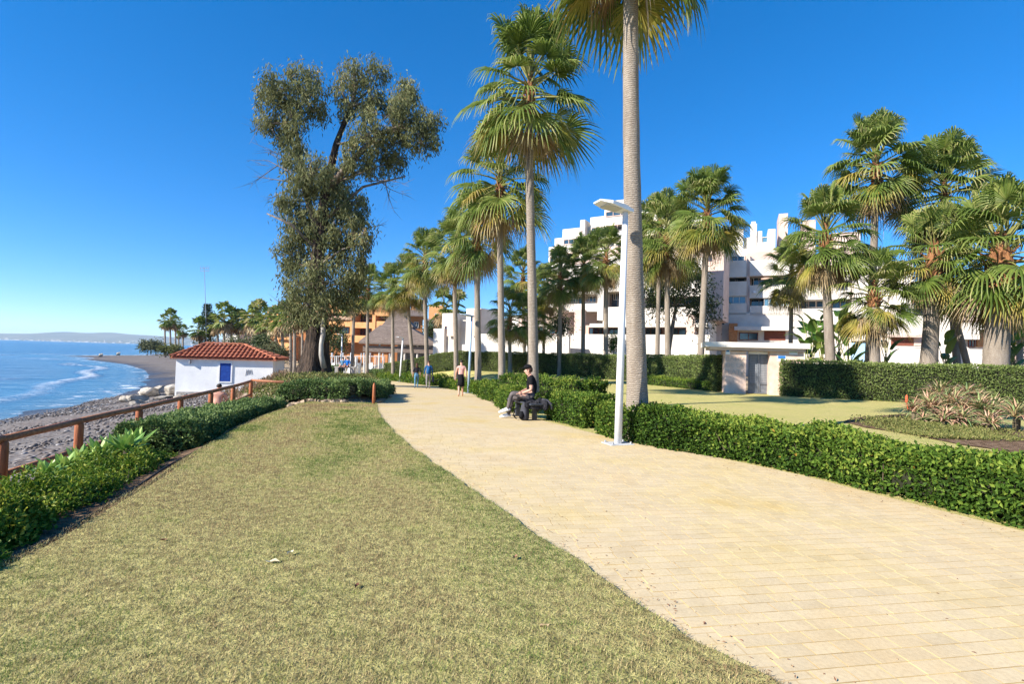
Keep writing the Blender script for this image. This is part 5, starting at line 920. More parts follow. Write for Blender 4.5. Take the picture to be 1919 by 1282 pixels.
for xa, ya, xb in ((656, 572, 663), (697, 590, 703), (610, 575, 614), (726, 596, 731)): o1.box(root, 'pier', 'orange', xa, ya, xb, 642, -.2, 4)
o1.box(root, 'tower', 'orange', 703, 552, 724, 592, 5, 6); o1.box(root, 'tower', 'orange', 640, 556, 654, 580, 6, 5); tiled(o1, root, 626, 676, 570, 560, 1, 8); tiled(o1, root, 690, 734, 596, 588, 1.5, 6, 'lightroof'); tiled(o1, root, 610, 660, 597, 590, -.5, 4, 'lightroof'); tiled(o1, root, 662, 690, 560, 550, 4, 7)
for xa, ya in ((622, 574), (668, 572), (682, 573), (620, 601), (640, 601), (670, 597), (682, 597), (708, 596), (625, 616), (640, 616), (668, 620), (682, 620), (710, 620)): o1.win(root, xa, ya, xa+9, ya+9, 2.95, 'glass', 'redwood', 2)
for xa, ya in ((707, 560), (716, 560), (644, 562)): o1.win(root, xa, ya, xa+4, ya+7, 5, 'glass', 'orange', 1)
o2 = Fac(765, 100, R_(10)); root = o2.root('gabled_house', 'brown orange house with shallow tiled roof above pavilion', 'building'); o2.box(root, 'wall', 'orange_dark', 750, 590, 792, 640, 0, 8, bot=-3); o2.box(root, 'wall', 'orange_dark', 736, 588, 752, 640, 1, 6, bot=-3); tiled(o2, root, 732, 797, 590, 574, -1, 10); o2.box(root, 'chimney', 'orange', 770, 566, 779, 584, 3, 1.2); o2.win(root, 746, 582+14, 756, 606, -.02, 'glass_blue'); o2.win(root, 776, 604, 784, 614, -.02, 'glass')
o3 = Fac(815, 115, R_(0)); root = o3.root('orange_house', 'small orange house peeping left of low white villa', 'building'); o3.box(root, 'wall', 'orange', 803, 572, 830, 640, 0, 6, bot=-3); o3.win(root, 806, 602, 818, 612, -.02, 'glass_blue'); tiled(o3, root, 800, 834, 601, 597, -1.5, 3, 'rooftile'); o3.win(root, 815, 588, 822, 594, -.02, 'glass')
o4 = Fac(500, 150, R_(-20)); root = o4.root('orange_apartments', 'long orange apartments left of eucalyptus behind row of palms', 'building')
for xa, ya, xb, of in ((500, 578, 532, 8), (508, 572, 528, 9), (480, 609, 548, 0), (530, 590, 600, 6), (470, 618, 485, 1), (548, 600, 612, 2)): o4.box(root, 'wall', 'orange', xa, ya, xb, 660, of, 8, bot=-3)
for xa, xb, ya, yb in ((488, 512, 613, 621), (516, 545, 613, 621), (486, 510, 626, 634), (514, 545, 626, 634), (552, 575, 606, 614), (552, 575, 622, 630), (580, 605, 606, 614), (580, 605, 622, 630)): q = o4.box(root, 'balcony_recess', 'dark', xa, ya, xb, yb, (0 if xa < 548 else 2)-.03, .2); o4.box(q, 'parapet', 'orange', xa-1, yb-2.5, xb+1, yb+2, (0 if xa < 548 else 2)-1.2, .3)
for xa, ya in ((505, 582), (515, 578), (522, 584)): o4.win(root, xa, ya, xa+5, ya+5, 8, 'glass', 'orange', 1)
o5 = Fac(430, 140, R_(-10)); root = o5.root('far_white_house', 'small cream house among far palms beyond hut', 'building'); o5.box(root, 'wall', 'white', 418, 620, 446, 640, 0, 8, bot=-2); tiled(o5, root, 415, 449, 620, 615, -1, 10, 'lightroof'); o5.win(root, 424, 625, 429, 633, 0, 'glass')
# pavilion
pf = Fac(745, 74, R_(0)); root = pf.root('pavilion', 'open beach pavilion with big grey two-tier shingle roof', 'building'); gz_ = h(pf.P0[0], 80)-pf.g
def hip(px0, px1, py_e, px2_, px3, py_t, off0, off1, m, name):
    a, b = pf.hit(px0, py_e, off0)[0], pf.hit(px1, py_e, off0)[0]; z0 = pf.hit((px0+px1)/2, py_e, off0)[1]-pf.g; c, d = pf.hit(px2_, py_t, off1)[0], pf.hit(px3, py_t, off1)[0]; z1 = pf.hit((px2_+px3)/2, py_t, off1)[1]-pf.g; w = (b-a); dp = w*.8; tw = (d-c)*.8; y1 = off0+dp/2
    mb = MB(); V = [(a, off0, z0), (b, off0, z0), (b, off0+dp, z0), (a, off0+dp, z0), (c, y1-tw/2, z1), (d, y1-tw/2, z1), (d, y1+tw/2, z1), (c, y1+tw/2, z1)]; V += [(x, y, z-.3) for x, y, z in V[:4]]
    mb.add(V, [(0, 1, 5, 4), (1, 2, 6, 5), (2, 3, 7, 6), (3, 0, 4, 7), (4, 5, 6, 7), (0, 8, 9, 1), (1, 9, 10, 2), (2, 10, 11, 3), (3, 11, 8, 0), (8, 11, 10, 9)]); ro = mb.build(name, m, root)
    for k in range(1, 14):      # raised shingle courses on the front slope
        t = k/14; pa = np.array(V[0])*(1-t)+np.array(V[4])*t; pb = np.array(V[1])*(1-t)+np.array(V[5])*t; mb = MB(); mb.tube([pa, pb], .05, 4); mb.build('shingle_course', m, ro)
    return (a, b, z0, off0, dp)
E_ = hip(672, 818, 642, 722, 770, 612, 0, 6, 'rooftile', 'roof'); hip(716, 774, 610, 744, 746, 580, 4, 7, 'rooftile', 'upper_roof'); pf.box(root, 'clerestory', 'white', 726, 606, 766, 613, 5.4, 5)
a, b, z0, of, dp = E_
for i in range(6):
    for j in range(2): mb = MB(); x = a+1+(b-a-2)*i/5; y = of+.8+j*(dp-1.6); mb.tube([(x, y, gz_-1), (x, y, z0)], .14, 8); mb.build('post', 'white', root)
mb = MB(); mb.box(((a+b)/2, of+.6, z0-1.0), (b-a-1, .15, .9)); mb.build('valance', 'rooftile', root)
mb = MB(); mb.box(((a+b)/2+1.5, of+dp-1.5, z0-1.4), (b-a-5, .3, 3)); mb.build('back_wall', 'plinth', root)
for k, (px, Yd, lab) in enumerate([(622, 72, 'white garden table leftmost on pavilion terrace'), (640, 72, 'white garden table left of far lamp post'), (660, 73, 'white garden table right of far lamp post'), (676, 71, 'white garden table below left roof corner'), (700, 72, 'white garden table under pavilion roof'), (712, 70, 'rightmost white garden table on pavilion terrace')]):
    b_ = gat(px, Yd); zt_ = at(px, 668, Yd)[2]; t_ = thing('garden_table', lab, 'table', b_, 0, 'white tables on pavilion terrace'); q = max(.75, zt_-b_[2]); mb = MB(); mb.box((0, 0, q), (1.3, .9, .06)); mb.build('table_top', 'signwhite', t_)
    for sx in (-.55, .55):
        for sy in (-.35, .35): mb = MB(); mb.box((sx, sy, q/2-.02), (.07, .07, q-.04)); mb.build('leg', 'signwhite', t_)
    for sx in (-1.1, 1.1): mb = MB(); mb.box((sx, 0, q*.6), (.5, .5, .06)); mb.box((sx+.22*np.sign(sx), 0, q*.9), (.06, .5, q*.6)); mb.box((sx, 0, q*.3), (.4, .4, q*.6)); mb.build('attached_seat', 'signwhite', t_)
hedge('terrace_hedge', 'dark square clipped hedge beside eucalyptus at terrace', [gat(612, 62)[:2], gat(640, 62)[:2]], 1.2, 1.2, 260, .14, 'hedge_dark', rough=.06)
hedge('terrace_hedge', 'dark low hedge in front of pavilion', [gat(700, 64)[:2], gat(745, 60)[:2]], 1.2, .8, 260, .14, 'hedge_dark', rough=.06)

# ------------------------------------------------------------------ lamp posts
def lamp(label, bx, by, tx, ty, Yd, m='lamp', r=.072, head=True):
    b = ground(bx, by) if Yd is None else gat(bx, Yd); Yd = b[1]; t = at(tx, ty, Yd)-b; root = thing('lamp_post', label, 'lamp post', b, 0, 'lamp posts beside the path'); mb = MB(); mb.tube([(0, 0, .02), t*.5, t], [r, r*.9, r*.72], 16); mb.build('pole', m, root, True)
    mb = MB(); mb.box((0, 0, .03), (.50, .36, .025), R_(20), bev=.008); mb.build('base_plate', 'plate', root)
    mb = MB()
    for a in (-1, 1):
        for c in (-1, 1): x, y = a*.19, c*.13; mb.tube([(x*math.cos(.35)-y*math.sin(.35), x*math.sin(.35)+y*math.cos(.35), .045), (x*math.cos(.35)-y*math.sin(.35), x*math.sin(.35)+y*math.cos(.35), .08)], .018, 6)
    mb.build('bolts', 'mast', root)
    if head:
        # angular flat head pointing left over the path, tilted up at its tip
        V = []; T = t+np.array([.02, 0, .0]); ax = np.array([-.93, -.36, .13]); ax /= np.linalg.norm(ax); sd_ = np.cross(ax, (0, 0, 1)); sd_ /= np.linalg.norm(sd_); nz = np.cross(sd_, ax); mb = MB()
        for s_, w, th in ((-.10, .08, .05), (.12, .15, .085), (.42, .20, .06), (.64, .12, .03)):
            for q, e in ((-1, -1), (1, -1), (1, 1), (-1, 1)): V.append(T+ax*s_+sd_*w*q+nz*(th*.5*e+.04))
        mb.add(V, [(3, 2, 1, 0), (12, 13, 14, 15)]+[(k*4+i, k*4+(i+1) % 4, k*4+4+(i+1) % 4, k*4+4+i) for k in range(3) for i in range(4)]); hd = mb.build('lamp_head', m, root)
        mb = MB(); c = T+ax*.33+nz*(-.0); V = [c+ax*a_*.16+sd_*b_*.13+nz*(-.006+dz) for dz in (0, .02) for a_, b_ in ((-1, -1), (1, -1), (1, 1), (-1, 1))]; mb.add(V, [(3, 2, 1, 0), (4, 5, 6, 7), (0, 1, 5, 4), (1, 2, 6, 5), (2, 3, 7, 6), (3, 0, 4, 7)]); mb.build('lens', 'lamp_led', hd)
    return root
lamp('white lamp post with angular flat head, in front of nearest palm', 1158, 835, 1172, 398, None)
lamp('grey-blue lamp post with flat head beside woman in pink top', 880, 740, 884, 594, 27.5, 'lamp_blue')
lamp('white far lamp post left of pair of walkers', 751, 714, 755, 634, 49, 'lamp', .09)
lamp('thin pale far lamp post beside eucalyptus', 641, 690, 641, 628, 66, 'lamp', .09)

# ------------------------------------------------------------------ bench, bag, jacket, people
def skin_body(name, J, E, Rd, bones, parent, sub=2):
    """J joints, E edges, Rd radii per joint; bones: (joint a, joint b, material index) for colouring"""
    ks = list(J); ix = {k: i for i, k in enumerate(ks)}; me = bpy.data.meshes.new('tmp'); me.from_pydata([J[k] for k in ks], [(ix[a], ix[b]) for a, b in E], []); o = bpy.data.objects.new('tmp', me); COL.objects.link(o)
    md = o.modifiers.new('s', 'SKIN'); md.use_smooth_shade = True
    for i, k in enumerate(ks):
        r = Rd[k]; v = me.skin_vertices[0].data[i]; v.radius = (r, r) if np.isscalar(r) else r; v.use_root = (k == 'pelvis')
    o.modifiers.new('d', 'SUBSURF').levels = sub; bpy.context.view_layer.update(); ev = o.evaluated_get(bpy.context.evaluated_depsgraph_get()); out = bpy.data.meshes.new_from_object(ev); bpy.data.objects.remove(o)
    mats = []; bl = []
    for a, b, m in bones:
        if m not in mats: mats.append(m)
        bl.append((np.array(J[a]), np.array(J[b]), mats.index(m)))
    out.materials.clear()
    for m in mats: out.materials.append(M[m])
    for p in out.polygons:
        c = np.array(p.center); best = 1e9
        for a, b, m in bl:
            d = b-a; t = min(1, max(0, ((c-a)@d)/(d@d+1e-9))); q = np.linalg.norm(c-a-d*t)
            if q < best: best = q; p.material_index = m
        p.use_smooth = True
    return link(name, out, parent)
def blob(name, c, r, m, parent, cut=None, seed=0, noise_=.04, sub=2):
    bm = bmesh.new(); bmesh.ops.create_icosphere(bm, subdivisions=sub+1, radius=1); rr = np.random.default_rng(seed)
    for v in bm.verts:
        q = np.array(v.co); w = 1+noise_*math.sin(7*q[0]+seed)*math.sin(6*q[1]+2*seed)+noise_*math.sin(9*q[2]+seed)
        if cut and q[2] < cut: q[2] = cut
        v.co = q*np.array(r)*w+np.array(c)
    me = bpy.data.meshes.new(name); bm.to_mesh(me); bm.free(); me.materials.append(M[m]); me.polygons.foreach_set('use_smooth', [True]*len(me.polygons)); return link(name, me, parent)
def fingers(parent, wrist, tip, up, m, s=1.):
    """hand: palm plus five tapered fingers lying along wrist->tip"""
    w, t = np.array(wrist), np.array(tip); d = t-w; L_ = np.linalg.norm(d); d /= L_; up = np.array(up, float); sd_ = np.cross(d, up); sd_ /= np.linalg.norm(sd_); mb = MB()
    mb.tube([w-d*.02, w+d*.04*s, w+d*.085*s], [.026*s, .038*s, .034*s], 8, squash=lambda i, q: 1-.45*abs(math.sin(q)))
    for k, (o_, l) in enumerate(((-.028, .065), (-.010, .078), (.009, .073), (.027, .058))):
        b0 = w+d*.08*s+sd_*o_*s; mb.tube([b0, b0+d*l*.5*s-up*.006, b0+d*l*.95*s-up*.024*s], [.0095*s, .0085*s, .006*s], 6)
    b0 = w+d*.03*s+sd_*-.034*s; mb.tube([b0, b0+(d*.6-sd_*.6)*.035*s, b0+(d*.9-sd_*.45)*.065*s], [.012*s, .010*s, .007*s], 6)
    return mb.build('hand', m, parent, True)
def walker(label, p, hgt, rz, cl, stride=.22, hair='hair_dark', arm=.1, bag=None, long_hair=False, armbend=.1):
    s = hgt/1.72; root = thing('person', label, 'person', p, rz, 'people walking on the path')
    J = dict(pelvis=(0, 0, .95), waist=(0, 0, 1.07), chest=(0, .01, 1.27), upper=(0, 0, 1.42), neck=(0, 0, 1.50), headlow=(0, .02, 1.57), head=(0, .02, 1.66))
    Rd = dict(pelvis=(.15, .11), waist=(.135, .095), chest=(.16, .11), upper=(.12, .085), neck=(.052, .052), headlow=(.072, .08), head=(.074, .088))
    E2 = [('pelvis', 'waist'), ('waist', 'chest'), ('chest', 'upper'), ('upper', 'neck'), ('neck', 'headlow'), ('headlow', 'head')]
    for q, sd_ in ((-1, 'l'), (1, 'r')):
        sw = stride*q; J['hip'+sd_] = (.09*q, 0, .88); J['knee'+sd_] = (.095*q, sw*.55+.04, .50); J['ank'+sd_] = (.095*q, sw*(1.0 if sw > 0 else 1.25), .095 if sw > 0 else .13); J['toe'+sd_] = (.105*q, J['ank'+sd_][1]+.17, .04)
        J['sho'+sd_] = (.175*q, 0, 1.41); J['elb'+sd_] = (.235*q, -sw*.45-.02, 1.14); J['wri'+sd_] = (.25*q, -sw*.9*.7+armbend, .90)
        Rd.update({'hip'+sd_: .095, 'knee'+sd_: .06, 'ank'+sd_: .042, 'toe'+sd_: (.04, .03), 'sho'+sd_: .062, 'elb'+sd_: .043, 'wri'+sd_: .03}); E2 += [('pelvis', 'hip'+sd_), ('hip'+sd_, 'knee'+sd_), ('knee'+sd_, 'ank'+sd_), ('ank'+sd_, 'toe'+sd_), ('upper', 'sho'+sd_), ('sho'+sd_, 'elb'+sd_), ('elb'+sd_, 'wri'+sd_)]
    top, leg, calf, shoe, sleeve, fore = cl; bones = [('pelvis', 'waist', leg), ('waist', 'upper', top), ('upper', 'neck', 'skin'), ('neck', 'head', 'skin')]
    for sd_ in 'lr': bones += [('hip'+sd_, 'knee'+sd_, leg), ('knee'+sd_, 'ank'+sd_, calf), ('ank'+sd_, 'toe'+sd_, shoe), ('upper', 'sho'+sd_, top), ('sho'+sd_, 'elb'+sd_, sleeve), ('elb'+sd_, 'wri'+sd_, fore)]
    J = {k: tuple(c*s for c in v) for k, v in J.items()}; Rd = {k: (v*s if np.isscalar(v) else tuple(c*s for c in v)) for k, v in Rd.items()}
    skin_body('body', J, E2, Rd, bones, root); blob('hair', (0, -.012*s, 1.685*s), (.086*s, .10*s, .085*s), hair, root, -.35, 3)
    if long_hair: blob('long_hair', (0, -.07*s, 1.56*s), (.085*s, .05*s, .15*s), hair, root, None, 4)
    for q in 'lr':
        w = np.array(J['wri'+q]); fingers(root, w, w+np.array([0, .03, -.1]), (0, 1, 0), 'skin', s)
    return root
p = ground(863, 744); walker('woman in salmon top and black skirt-like wrap walking away', p, 1.68, R_(8), ('salmon', 'black_cotton', 'skin', 'skin', 'skin', 'skin'), .2); wm = bpy.context.scene.objects[-1]
r_ = [o for o in COL.objects if o.name.startswith('person')][-1]
mb = MB(); mb.tube([(0, 0, 1.06), (0, 0, .95), (.01, .0, .72), (.02, .02, .50)], [.15, .185, .205, .21], 14, squash=lambda i, q: (1-.3*abs(math.sin(q)))*(1+.06*math.sin(5*q)*i)); mb.build('wrap_skirt', 'black_cotton', r_, True)
p = ground(780, 728); walker('walker in black top and blue jeans, left of the pair', p, 1.60, R_(12), ('dark_top', 'denim', 'denim', 'dark_shoe', 'dark_top', 'skin'), .14, 'hair_brown', long_hair=True)
p = ground(802, 729); w_ = walker('walker in blue jacket carrying dark bag, right of the pair', p, 1.76, R_(12), ('blue_jacket', 'grey_cloth', 'grey_cloth', 'dark_shoe', 'blue_jacket', 'blue_jacket'), .16, 'hair_brown')
mb = MB(); mb.tube([(0, 0, 1.42), (0, -.01, 1.25), (0, -.01, .98)], [.19, .215, .22], 14, squash=lambda i, q: 1-.35*abs(math.sin(q))); mb.build('jacket', 'blue_jacket', w_, True)
root = thing('shoulder_bag', 'dark bag hanging at side of walker in blue jacket', 'bag', np.array(p)+np.array([.30, -.02, .62])); mb = MB(); mb.box((0, 0, 0), (.10, .28, .34), bev=.03); mb.build('bag_body', 'navy', root); mb = MB(); mb.tube([(0, -.1, .16), (-.02, -.05, .45), (-.08, 0, .8)], .012, 5); mb.build('strap', 'navy', root)

# seated person on bench
bp = ground(1003, 790); BZ = bp[2]; bx0 = bp[0]; by0 = bp[1]
root = thing('bench', 'dark backless metal bench under seated person', 'bench', (bx0, by0, BZ), R_(112)); 
for k in range(4): mb = MB(); mb.box((.60, -.165+.11*k, .43), (1.6, .095, .05), bev=.01); mb.build('slat', 'bench', root)
for x in (.05, 1.15): mb = MB(); mb.box((x, 0, .20), (.07, .11, .41), bev=.012); mb.build('leg', 'bench', root); 
for x in (.05, 1.15): mb = MB(); mb.box((x, 0, .012), (.12, .30, .022), bev=.004); mb.build('foot_plate', 'bench', root)
SX, SY = bx0-.16, by0+.42
root = thing('person', 'seated person in black cap and T-shirt, grey trousers, crossed legs, facing left', 'person', (SX, SY, BZ), 0); s = 1.02
J = dict(pelvis=(.06, 0, .56), waist=(.07, 0, .70), chest=(.05, 0, .90), upper=(.03, 0, 1.03), neck=(.0, 0, 1.115), headlow=(-.045, 0, 1.175), head=(-.045, 0, 1.27), nose=(-.145, 0, 1.205), jaw=(-.10, 0, 1.15))
Rd = dict(pelvis=(.13, .15), waist=(.115, .145), chest=(.12, .165), upper=(.09, .13), neck=.052, headlow=(.072, .066), head=(.085, .075), nose=.013, jaw=.035)
E2 = [('pelvis', 'waist'), ('waist', 'chest'), ('chest', 'upper'), ('upper', 'neck'), ('neck', 'headlow'), ('headlow', 'head'), ('headlow', 'nose'), ('headlow', 'jaw')]
LG = dict(hipl=(.02, -.10, .55), kneel=(-.43, -.13, .66), ankl=(-.52, -.05, .25), toel=(-.70, -.05, .17), hipr=(.02, .10, .54), kneer=(-.42, .10, .50), ankr=(-.50, .04, .09), toer=(-.67, .04, .045),
          shol=(.03, -.19, 1.0), elbl=(.05, -.25, .75), wril=(-.18, -.16, .66), shor=(.03, .19, 1.0), elbr=(.02, .25, .76), wrir=(-.20, .06, .67))
J.update(LG); Rd.update(hipl=.10, kneel=.068, ankl=.048, toel=(.035, .045), hipr=.10, kneer=.068, ankr=.048, toer=(.035, .045), shol=.068, elbl=.045, wril=.032, shor=.068, elbr=.045, wrir=.032)
for q in 'lr': E2 += [('pelvis', 'hip'+q), ('hip'+q, 'knee'+q), ('knee'+q, 'ank'+q), ('ank'+q, 'toe'+q), ('upper', 'sho'+q), ('sho'+q, 'elb'+q), ('elb'+q, 'wri'+q)]
J['slvl'] = (.042, -.222, .87); J['slvr'] = (.026, .222, .875); bones = [('pelvis', 'waist', 'black_cotton'), ('waist', 'upper', 'black_cotton'), ('upper', 'neck', 'skin'), ('neck', 'head', 'skin'), ('headlow', 'nose', 'skin')]
for q in 'lr': bones += [('pelvis', 'hip'+q, 'grey_trousers'), ('hip'+q, 'knee'+q, 'grey_trousers'), ('knee'+q, 'ank'+q, 'grey_trousers'), ('ank'+q, 'toe'+q, 'white_shoe'), ('upper', 'sho'+q, 'black_cotton'), ('sho'+q, 'slv'+q, 'black_cotton'), ('slv'+q, 'elb'+q, 'skin'), ('elb'+q, 'wri'+q, 'skin')]
Jb = dict(J); Js = {k: v for k, v in J.items() if not k.startswith('slv')}
J_full = J
def skin2():
    global_J = {k: tuple(c*s for c in v) for k, v in Jb.items()}; Jm = {k: global_J[k] for k in Js}
    # colouring uses all joints, the surface only the real ones
    ks = list(Jm); o = skin_body('body', Jm, E2, {k: (v*s if np.isscalar(v) else tuple(c*s for c in v)) for k, v in Rd.items()}, [b for b in bones if b[0] in Jm and b[1] in Jm], root)
    mats = [m.name for m in o.data.materials]; bl = [(np.array(global_J[a]), np.array(global_J[b]), M[m].name) for a, b, m in bones]
    for m in {M[b[2]].name for b in bones}:
        if m not in mats: o.data.materials.append(bpy.data.materials[m]); mats.append(m)
    for p in o.data.polygons:
        c = np.array(p.center); best = 1e9
        for a, b, m in bl:
            d = b-a; t = min(1, max(0, ((c-a)@d)/(d@d+1e-9))); q = np.linalg.norm(c-a-d*t)
            if q < best: best = q; p.material_index = mats.index(m)
    return o
body = skin2()
for q, tip in (('l', (-.1, .0, -.01)), ('r', (-.1, -.03, -.01))): w = np.array(J['wri'+q])*s; fingers(root, w, w+np.array(tip), (0, 0, 1), 'skin', s)
blob('hair', (-.005*s, 0, 1.235*s), (.085*s, .085*s, .10*s), 'hair_brown', root, -.6, 5)
blob('cap', (-.045*s, 0, 1.30*s), (.105*s, .092*s, .078*s), 'black_cotton', root, -.25, 6, .01); cp = [o for o in root.children if o.name.startswith('cap')][0]
mb = MB(); V = [(-.13*s, -.075*s, 1.292*s), (-.235*s, -.05*s, 1.275*s), (-.25*s, 0, 1.272*s), (-.235*s, .05*s, 1.275*s), (-.13*s, .075*s, 1.292*s)]; V += [(x, y, z-.012) for x, y, z in V]; mb.add(V, [(0, 1, 2, 3, 4), (9, 8, 7, 6, 5)]+[(i, i+5, (i+1) % 5+5, (i+1) % 5) for i in range(5)]); mb.build('cap_peak', 'black_cotton', cp)
for sd_ in (-1, 1): blob('ear', (-.03*s, .078*s*sd_, 1.205*s), (.02*s, .012*s, .032*s), 'skin', root, None, 1, 0, 1)
# soles
for q in 'lr':
    a, b = np.array(J['ank'+q])*s, np.array(J['toe'+q])*s; mb = MB(); d = (b-a)/np.linalg.norm(b-a); mb.tube([a-d*.07-np.array([0, 0, .035]), a+d*.06-np.array([0, 0, .02]), b-np.array([0, 0, .0]), b+d*.05], [.045, .05, .05, .03], 10, squash=lambda i, q: 1-.25*abs(math.sin(q))); mb.build('shoe', 'white_shoe', root, True)
# jacket draped on the bench, backpack on the ground
root = thing('jacket', 'black jacket draped over bench behind seated person', 'jacket', (bx0+.0, by0+.14, BZ+.47)); bm = bmesh.new(); n1, n2 = 16, 12; V = []
for i in range(n1):
    for j in range(n2):
        x = -.28+.60*i/(n1-1); t = j/(n2-1); y = .25-.52*min(1, t*1.6); z = .02-max(0, t-.6)*(.62*(1-.5*abs(i/(n1-1)-.55)*1.6))+.025*math.sin(i*1.3+j*.6)+.02*math.sin(j*1.7+i*.4); V.append(bm.verts.new((x, y-.03*math.sin(i*1.1)*(t > .6), z+.05*math.exp(-((i-10)/3)**2))))
for i in range(n1-1):
    for j in range(n2-1): bm.faces.new((V[i*n2+j], V[i*n2+j+1], V[(i+1)*n2+j+1], V[(i+1)*n2+j]))
me = bpy.data.meshes.new('cloth'); bmesh.ops.solidify(bm, geom=bm.faces[:], thickness=.03); bm.to_mesh(me); bm.free(); me.materials.append(M['charcoal']); me.polygons.foreach_set('use_smooth', [True]*len(me.polygons)); link('cloth', me, root)
mb = MB(); mb.tube([(.15, -.1, .05), (.28, -.12, .04), (.38, -.16, -.04), (.41, -.2, -.16)], [.05, .05, .045, .035], 8); mb.build('sleeve', 'charcoal', root, True)
bb = ground(985, 789); root = thing('backpack', 'black backpack on ground against legs of seated person', 'backpack', (bb[0]-.03, bb[1]-.05, bb[2]+.03)); mb = MB(); mb.tube([(0, 0, 0), (0, 0, .05), (0, .01, .22), (.0, .02, .36), (.0, .03, .42)], [.13, .165, .165, .13, .05], 14, squash=lambda i, q: 1-.3*abs(math.sin(q))); mb.build('main_pocket', 'charcoal', root, True)
mb = MB(); mb.tube([(-.08, -.1, .05), (-.08, -.13, .12), (-.08, -.11, .22)], [.05, .075, .04], 10); mb.build('front_pocket', 'black_cotton', root, True)
for q in (0, 1): mb = MB(); mb.tube([(-.12-.02*q, -.02+.08*q, .36), (-.24, -.04+.08*q, .26), (-.28, -.02+.08*q, .1), (-.2, 0+.06*q, .02)], .014, 6); mb.build('strap', 'black_cotton', root, True)
# man sitting on the beach, bare back
Yd = 17.8; p = at(407, 766, Yd); mz = p[2]-.27; p = np.array([p[0], Yd, mz]); root = thing('person', 'bare-backed man sitting on beach behind timber fence', 'person', p, R_(15))
J = dict(pelvis=(0, 0, .30), waist=(0, .02, .46), chest=(0, .06, .64), upper=(0, .07, .78), neck=(0, .10, .87), headlow=(0, .14, .93), head=(0, .15, 1.02)); Rd = dict(pelvis=(.17, .13), waist=(.15, .11), chest=(.18, .12), upper=(.14, .095), neck=.058, headlow=(.07, .08), head=(.076, .09)); E2 = [('pelvis', 'waist'), ('waist', 'chest'), ('chest', 'upper'), ('upper', 'neck'), ('neck', 'headlow'), ('headlow', 'head')]; bones = [('pelvis', 'waist', 'skin2'), ('waist', 'head', 'skin2')]
for q, t in ((-1, 'l'), (1, 'r')):
    J.update({'hip'+t: (.1*q, .05, .26), 'knee'+t: (.16*q, .46, .48), 'ank'+t: (.16*q, .62, .1), 'sho'+t: (.2*q, .06, .76), 'elb'+t: (.27*q, .18, .52), 'wri'+t: (.2*q, .40, .50)}); Rd.update({'hip'+t: .1, 'knee'+t: .07, 'ank'+t: .05, 'sho'+t: .07, 'elb'+t: .05, 'wri'+t: .035}); E2 += [('pelvis', 'hip'+t), ('hip'+t, 'knee'+t), ('knee'+t, 'ank'+t), ('upper', 'sho'+t), ('sho'+t, 'elb'+t), ('elb'+t, 'wri'+t)]; bones += [('hip'+t, 'knee'+t, 'navy'), ('knee'+t, 'ank'+t, 'skin2'), ('sho'+t, 'elb'+t, 'skin2'), ('elb'+t, 'wri'+t, 'skin2'), ('upper', 'sho'+t, 'skin2')]
skin_body('body', J, E2, Rd, bones, root); blob('hair', (0, .135, 1.04), (.088, .10, .09), 'hair_dark', root, -.4, 8)
for t in 'lr': w = np.array(J['wri'+t]); fingers(root, w, w+np.array([0, .1, -.02]), (0, 0, 1), 'skin2')
o = link('boulder', RK[3]); o.location = (p[0], p[1]+.05, p[2]-.02); o.scale = (.45, .4, .22); props(o, 'flat rock the bare-backed man sits on', 'rock')
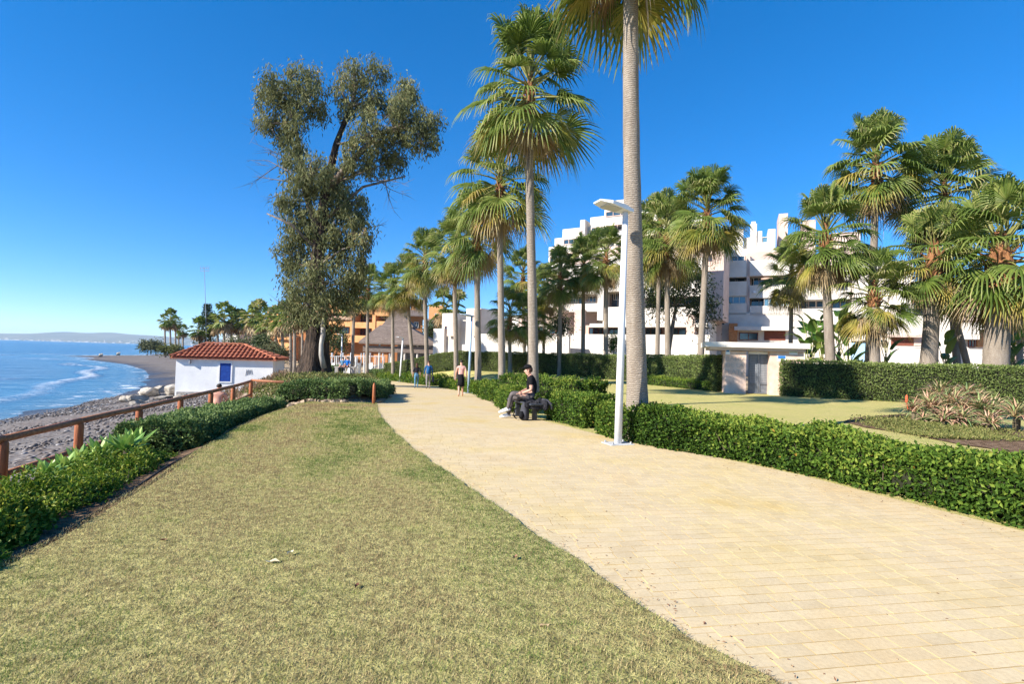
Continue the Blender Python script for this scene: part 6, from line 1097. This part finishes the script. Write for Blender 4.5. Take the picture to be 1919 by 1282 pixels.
# two distant people in blue on a bench by the eucalyptus
for k, (px, lab, m_) in enumerate(((643, 'distant seated figure in pale blue top by eucalyptus', 'denim'), (652, 'distant seated figure in bright blue top by eucalyptus', 'bright_blue'))):
    p = gat(px, 44); p[2] = at(px, 697, 44)[2]; root = thing('person', lab, 'person', p, R_(180), 'people resting near the eucalyptus'); J = dict(pelvis=(0, 0, .5), waist=(0, 0, .65), chest=(0, 0, .82), upper=(0, 0, .95), neck=(0, 0, 1.03), head=(0, .01, 1.16)); Rd = dict(pelvis=(.16, .13), waist=(.15, .11), chest=(.17, .12), upper=(.13, .09), neck=.055, head=(.075, .09)); E2 = [('pelvis', 'waist'), ('waist', 'chest'), ('chest', 'upper'), ('upper', 'neck'), ('neck', 'head')]; bones = [('pelvis', 'upper', m_), ('neck', 'head', 'skin')]
    for q, t in ((-1, 'l'), (1, 'r')): J.update({'hip'+t: (.1*q, .02, .48), 'knee'+t: (.12*q, .45, .5), 'ank'+t: (.12*q, .48, .08), 'sho'+t: (.19*q, 0, .93), 'elb'+t: (.24*q, .1, .68), 'wri'+t: (.15*q, .3, .6)}); Rd.update({'hip'+t: .09, 'knee'+t: .065, 'ank'+t: .045, 'sho'+t: .065, 'elb'+t: .045, 'wri'+t: .035}); E2 += [('pelvis', 'hip'+t), ('hip'+t, 'knee'+t), ('knee'+t, 'ank'+t), ('upper', 'sho'+t), ('sho'+t, 'elb'+t), ('elb'+t, 'wri'+t)]; bones += [('hip'+t, 'ank'+t, 'navy'), ('sho'+t, 'elb'+t, m_), ('elb'+t, 'wri'+t, 'skin')]
    skin_body('body', J, E2, Rd, bones, root, 1); blob('hair', (0, -.01, 1.19), (.09, .1, .09), 'hair_dark', root, -.4, 8)
p = gat(648, 44); p[2] = at(648, 697, 44)[2]; root = thing('bench', 'low stone bench under the distant blue-clad pair', 'bench', p); mb = MB(); mb.box((0, 0, .40), (1.8, .45, .1), bev=.015); mb.build('seat', 'plinth', root)
for x in (-.7, .7): mb = MB(); mb.box((x, 0, .1), (.25, .4, .5)); mb.build('leg', 'plinth', root)

# ------------------------------------------------------------------ sea air
mb = MB(); mb.box((-3000, 6150, 124), (33000, 14000, 272)); hz = mb.build('haze', 'white'); props(hz, kind='stuff'); hm = bpy.data.materials.new('haze'); hm.use_nodes = True; hn = hm.node_tree; hn.nodes.clear()
ho = hn.nodes.new('ShaderNodeOutputMaterial'); pv = hn.nodes.new('ShaderNodeVolumePrincipled'); pv.inputs['Density'].default_value = 6e-5; pv.inputs['Color'].default_value = (.62, .82, 1, 1); hn.links.new(pv.outputs[0], ho.inputs['Volume']); hz.data.materials.clear(); hz.data.materials.append(hm)
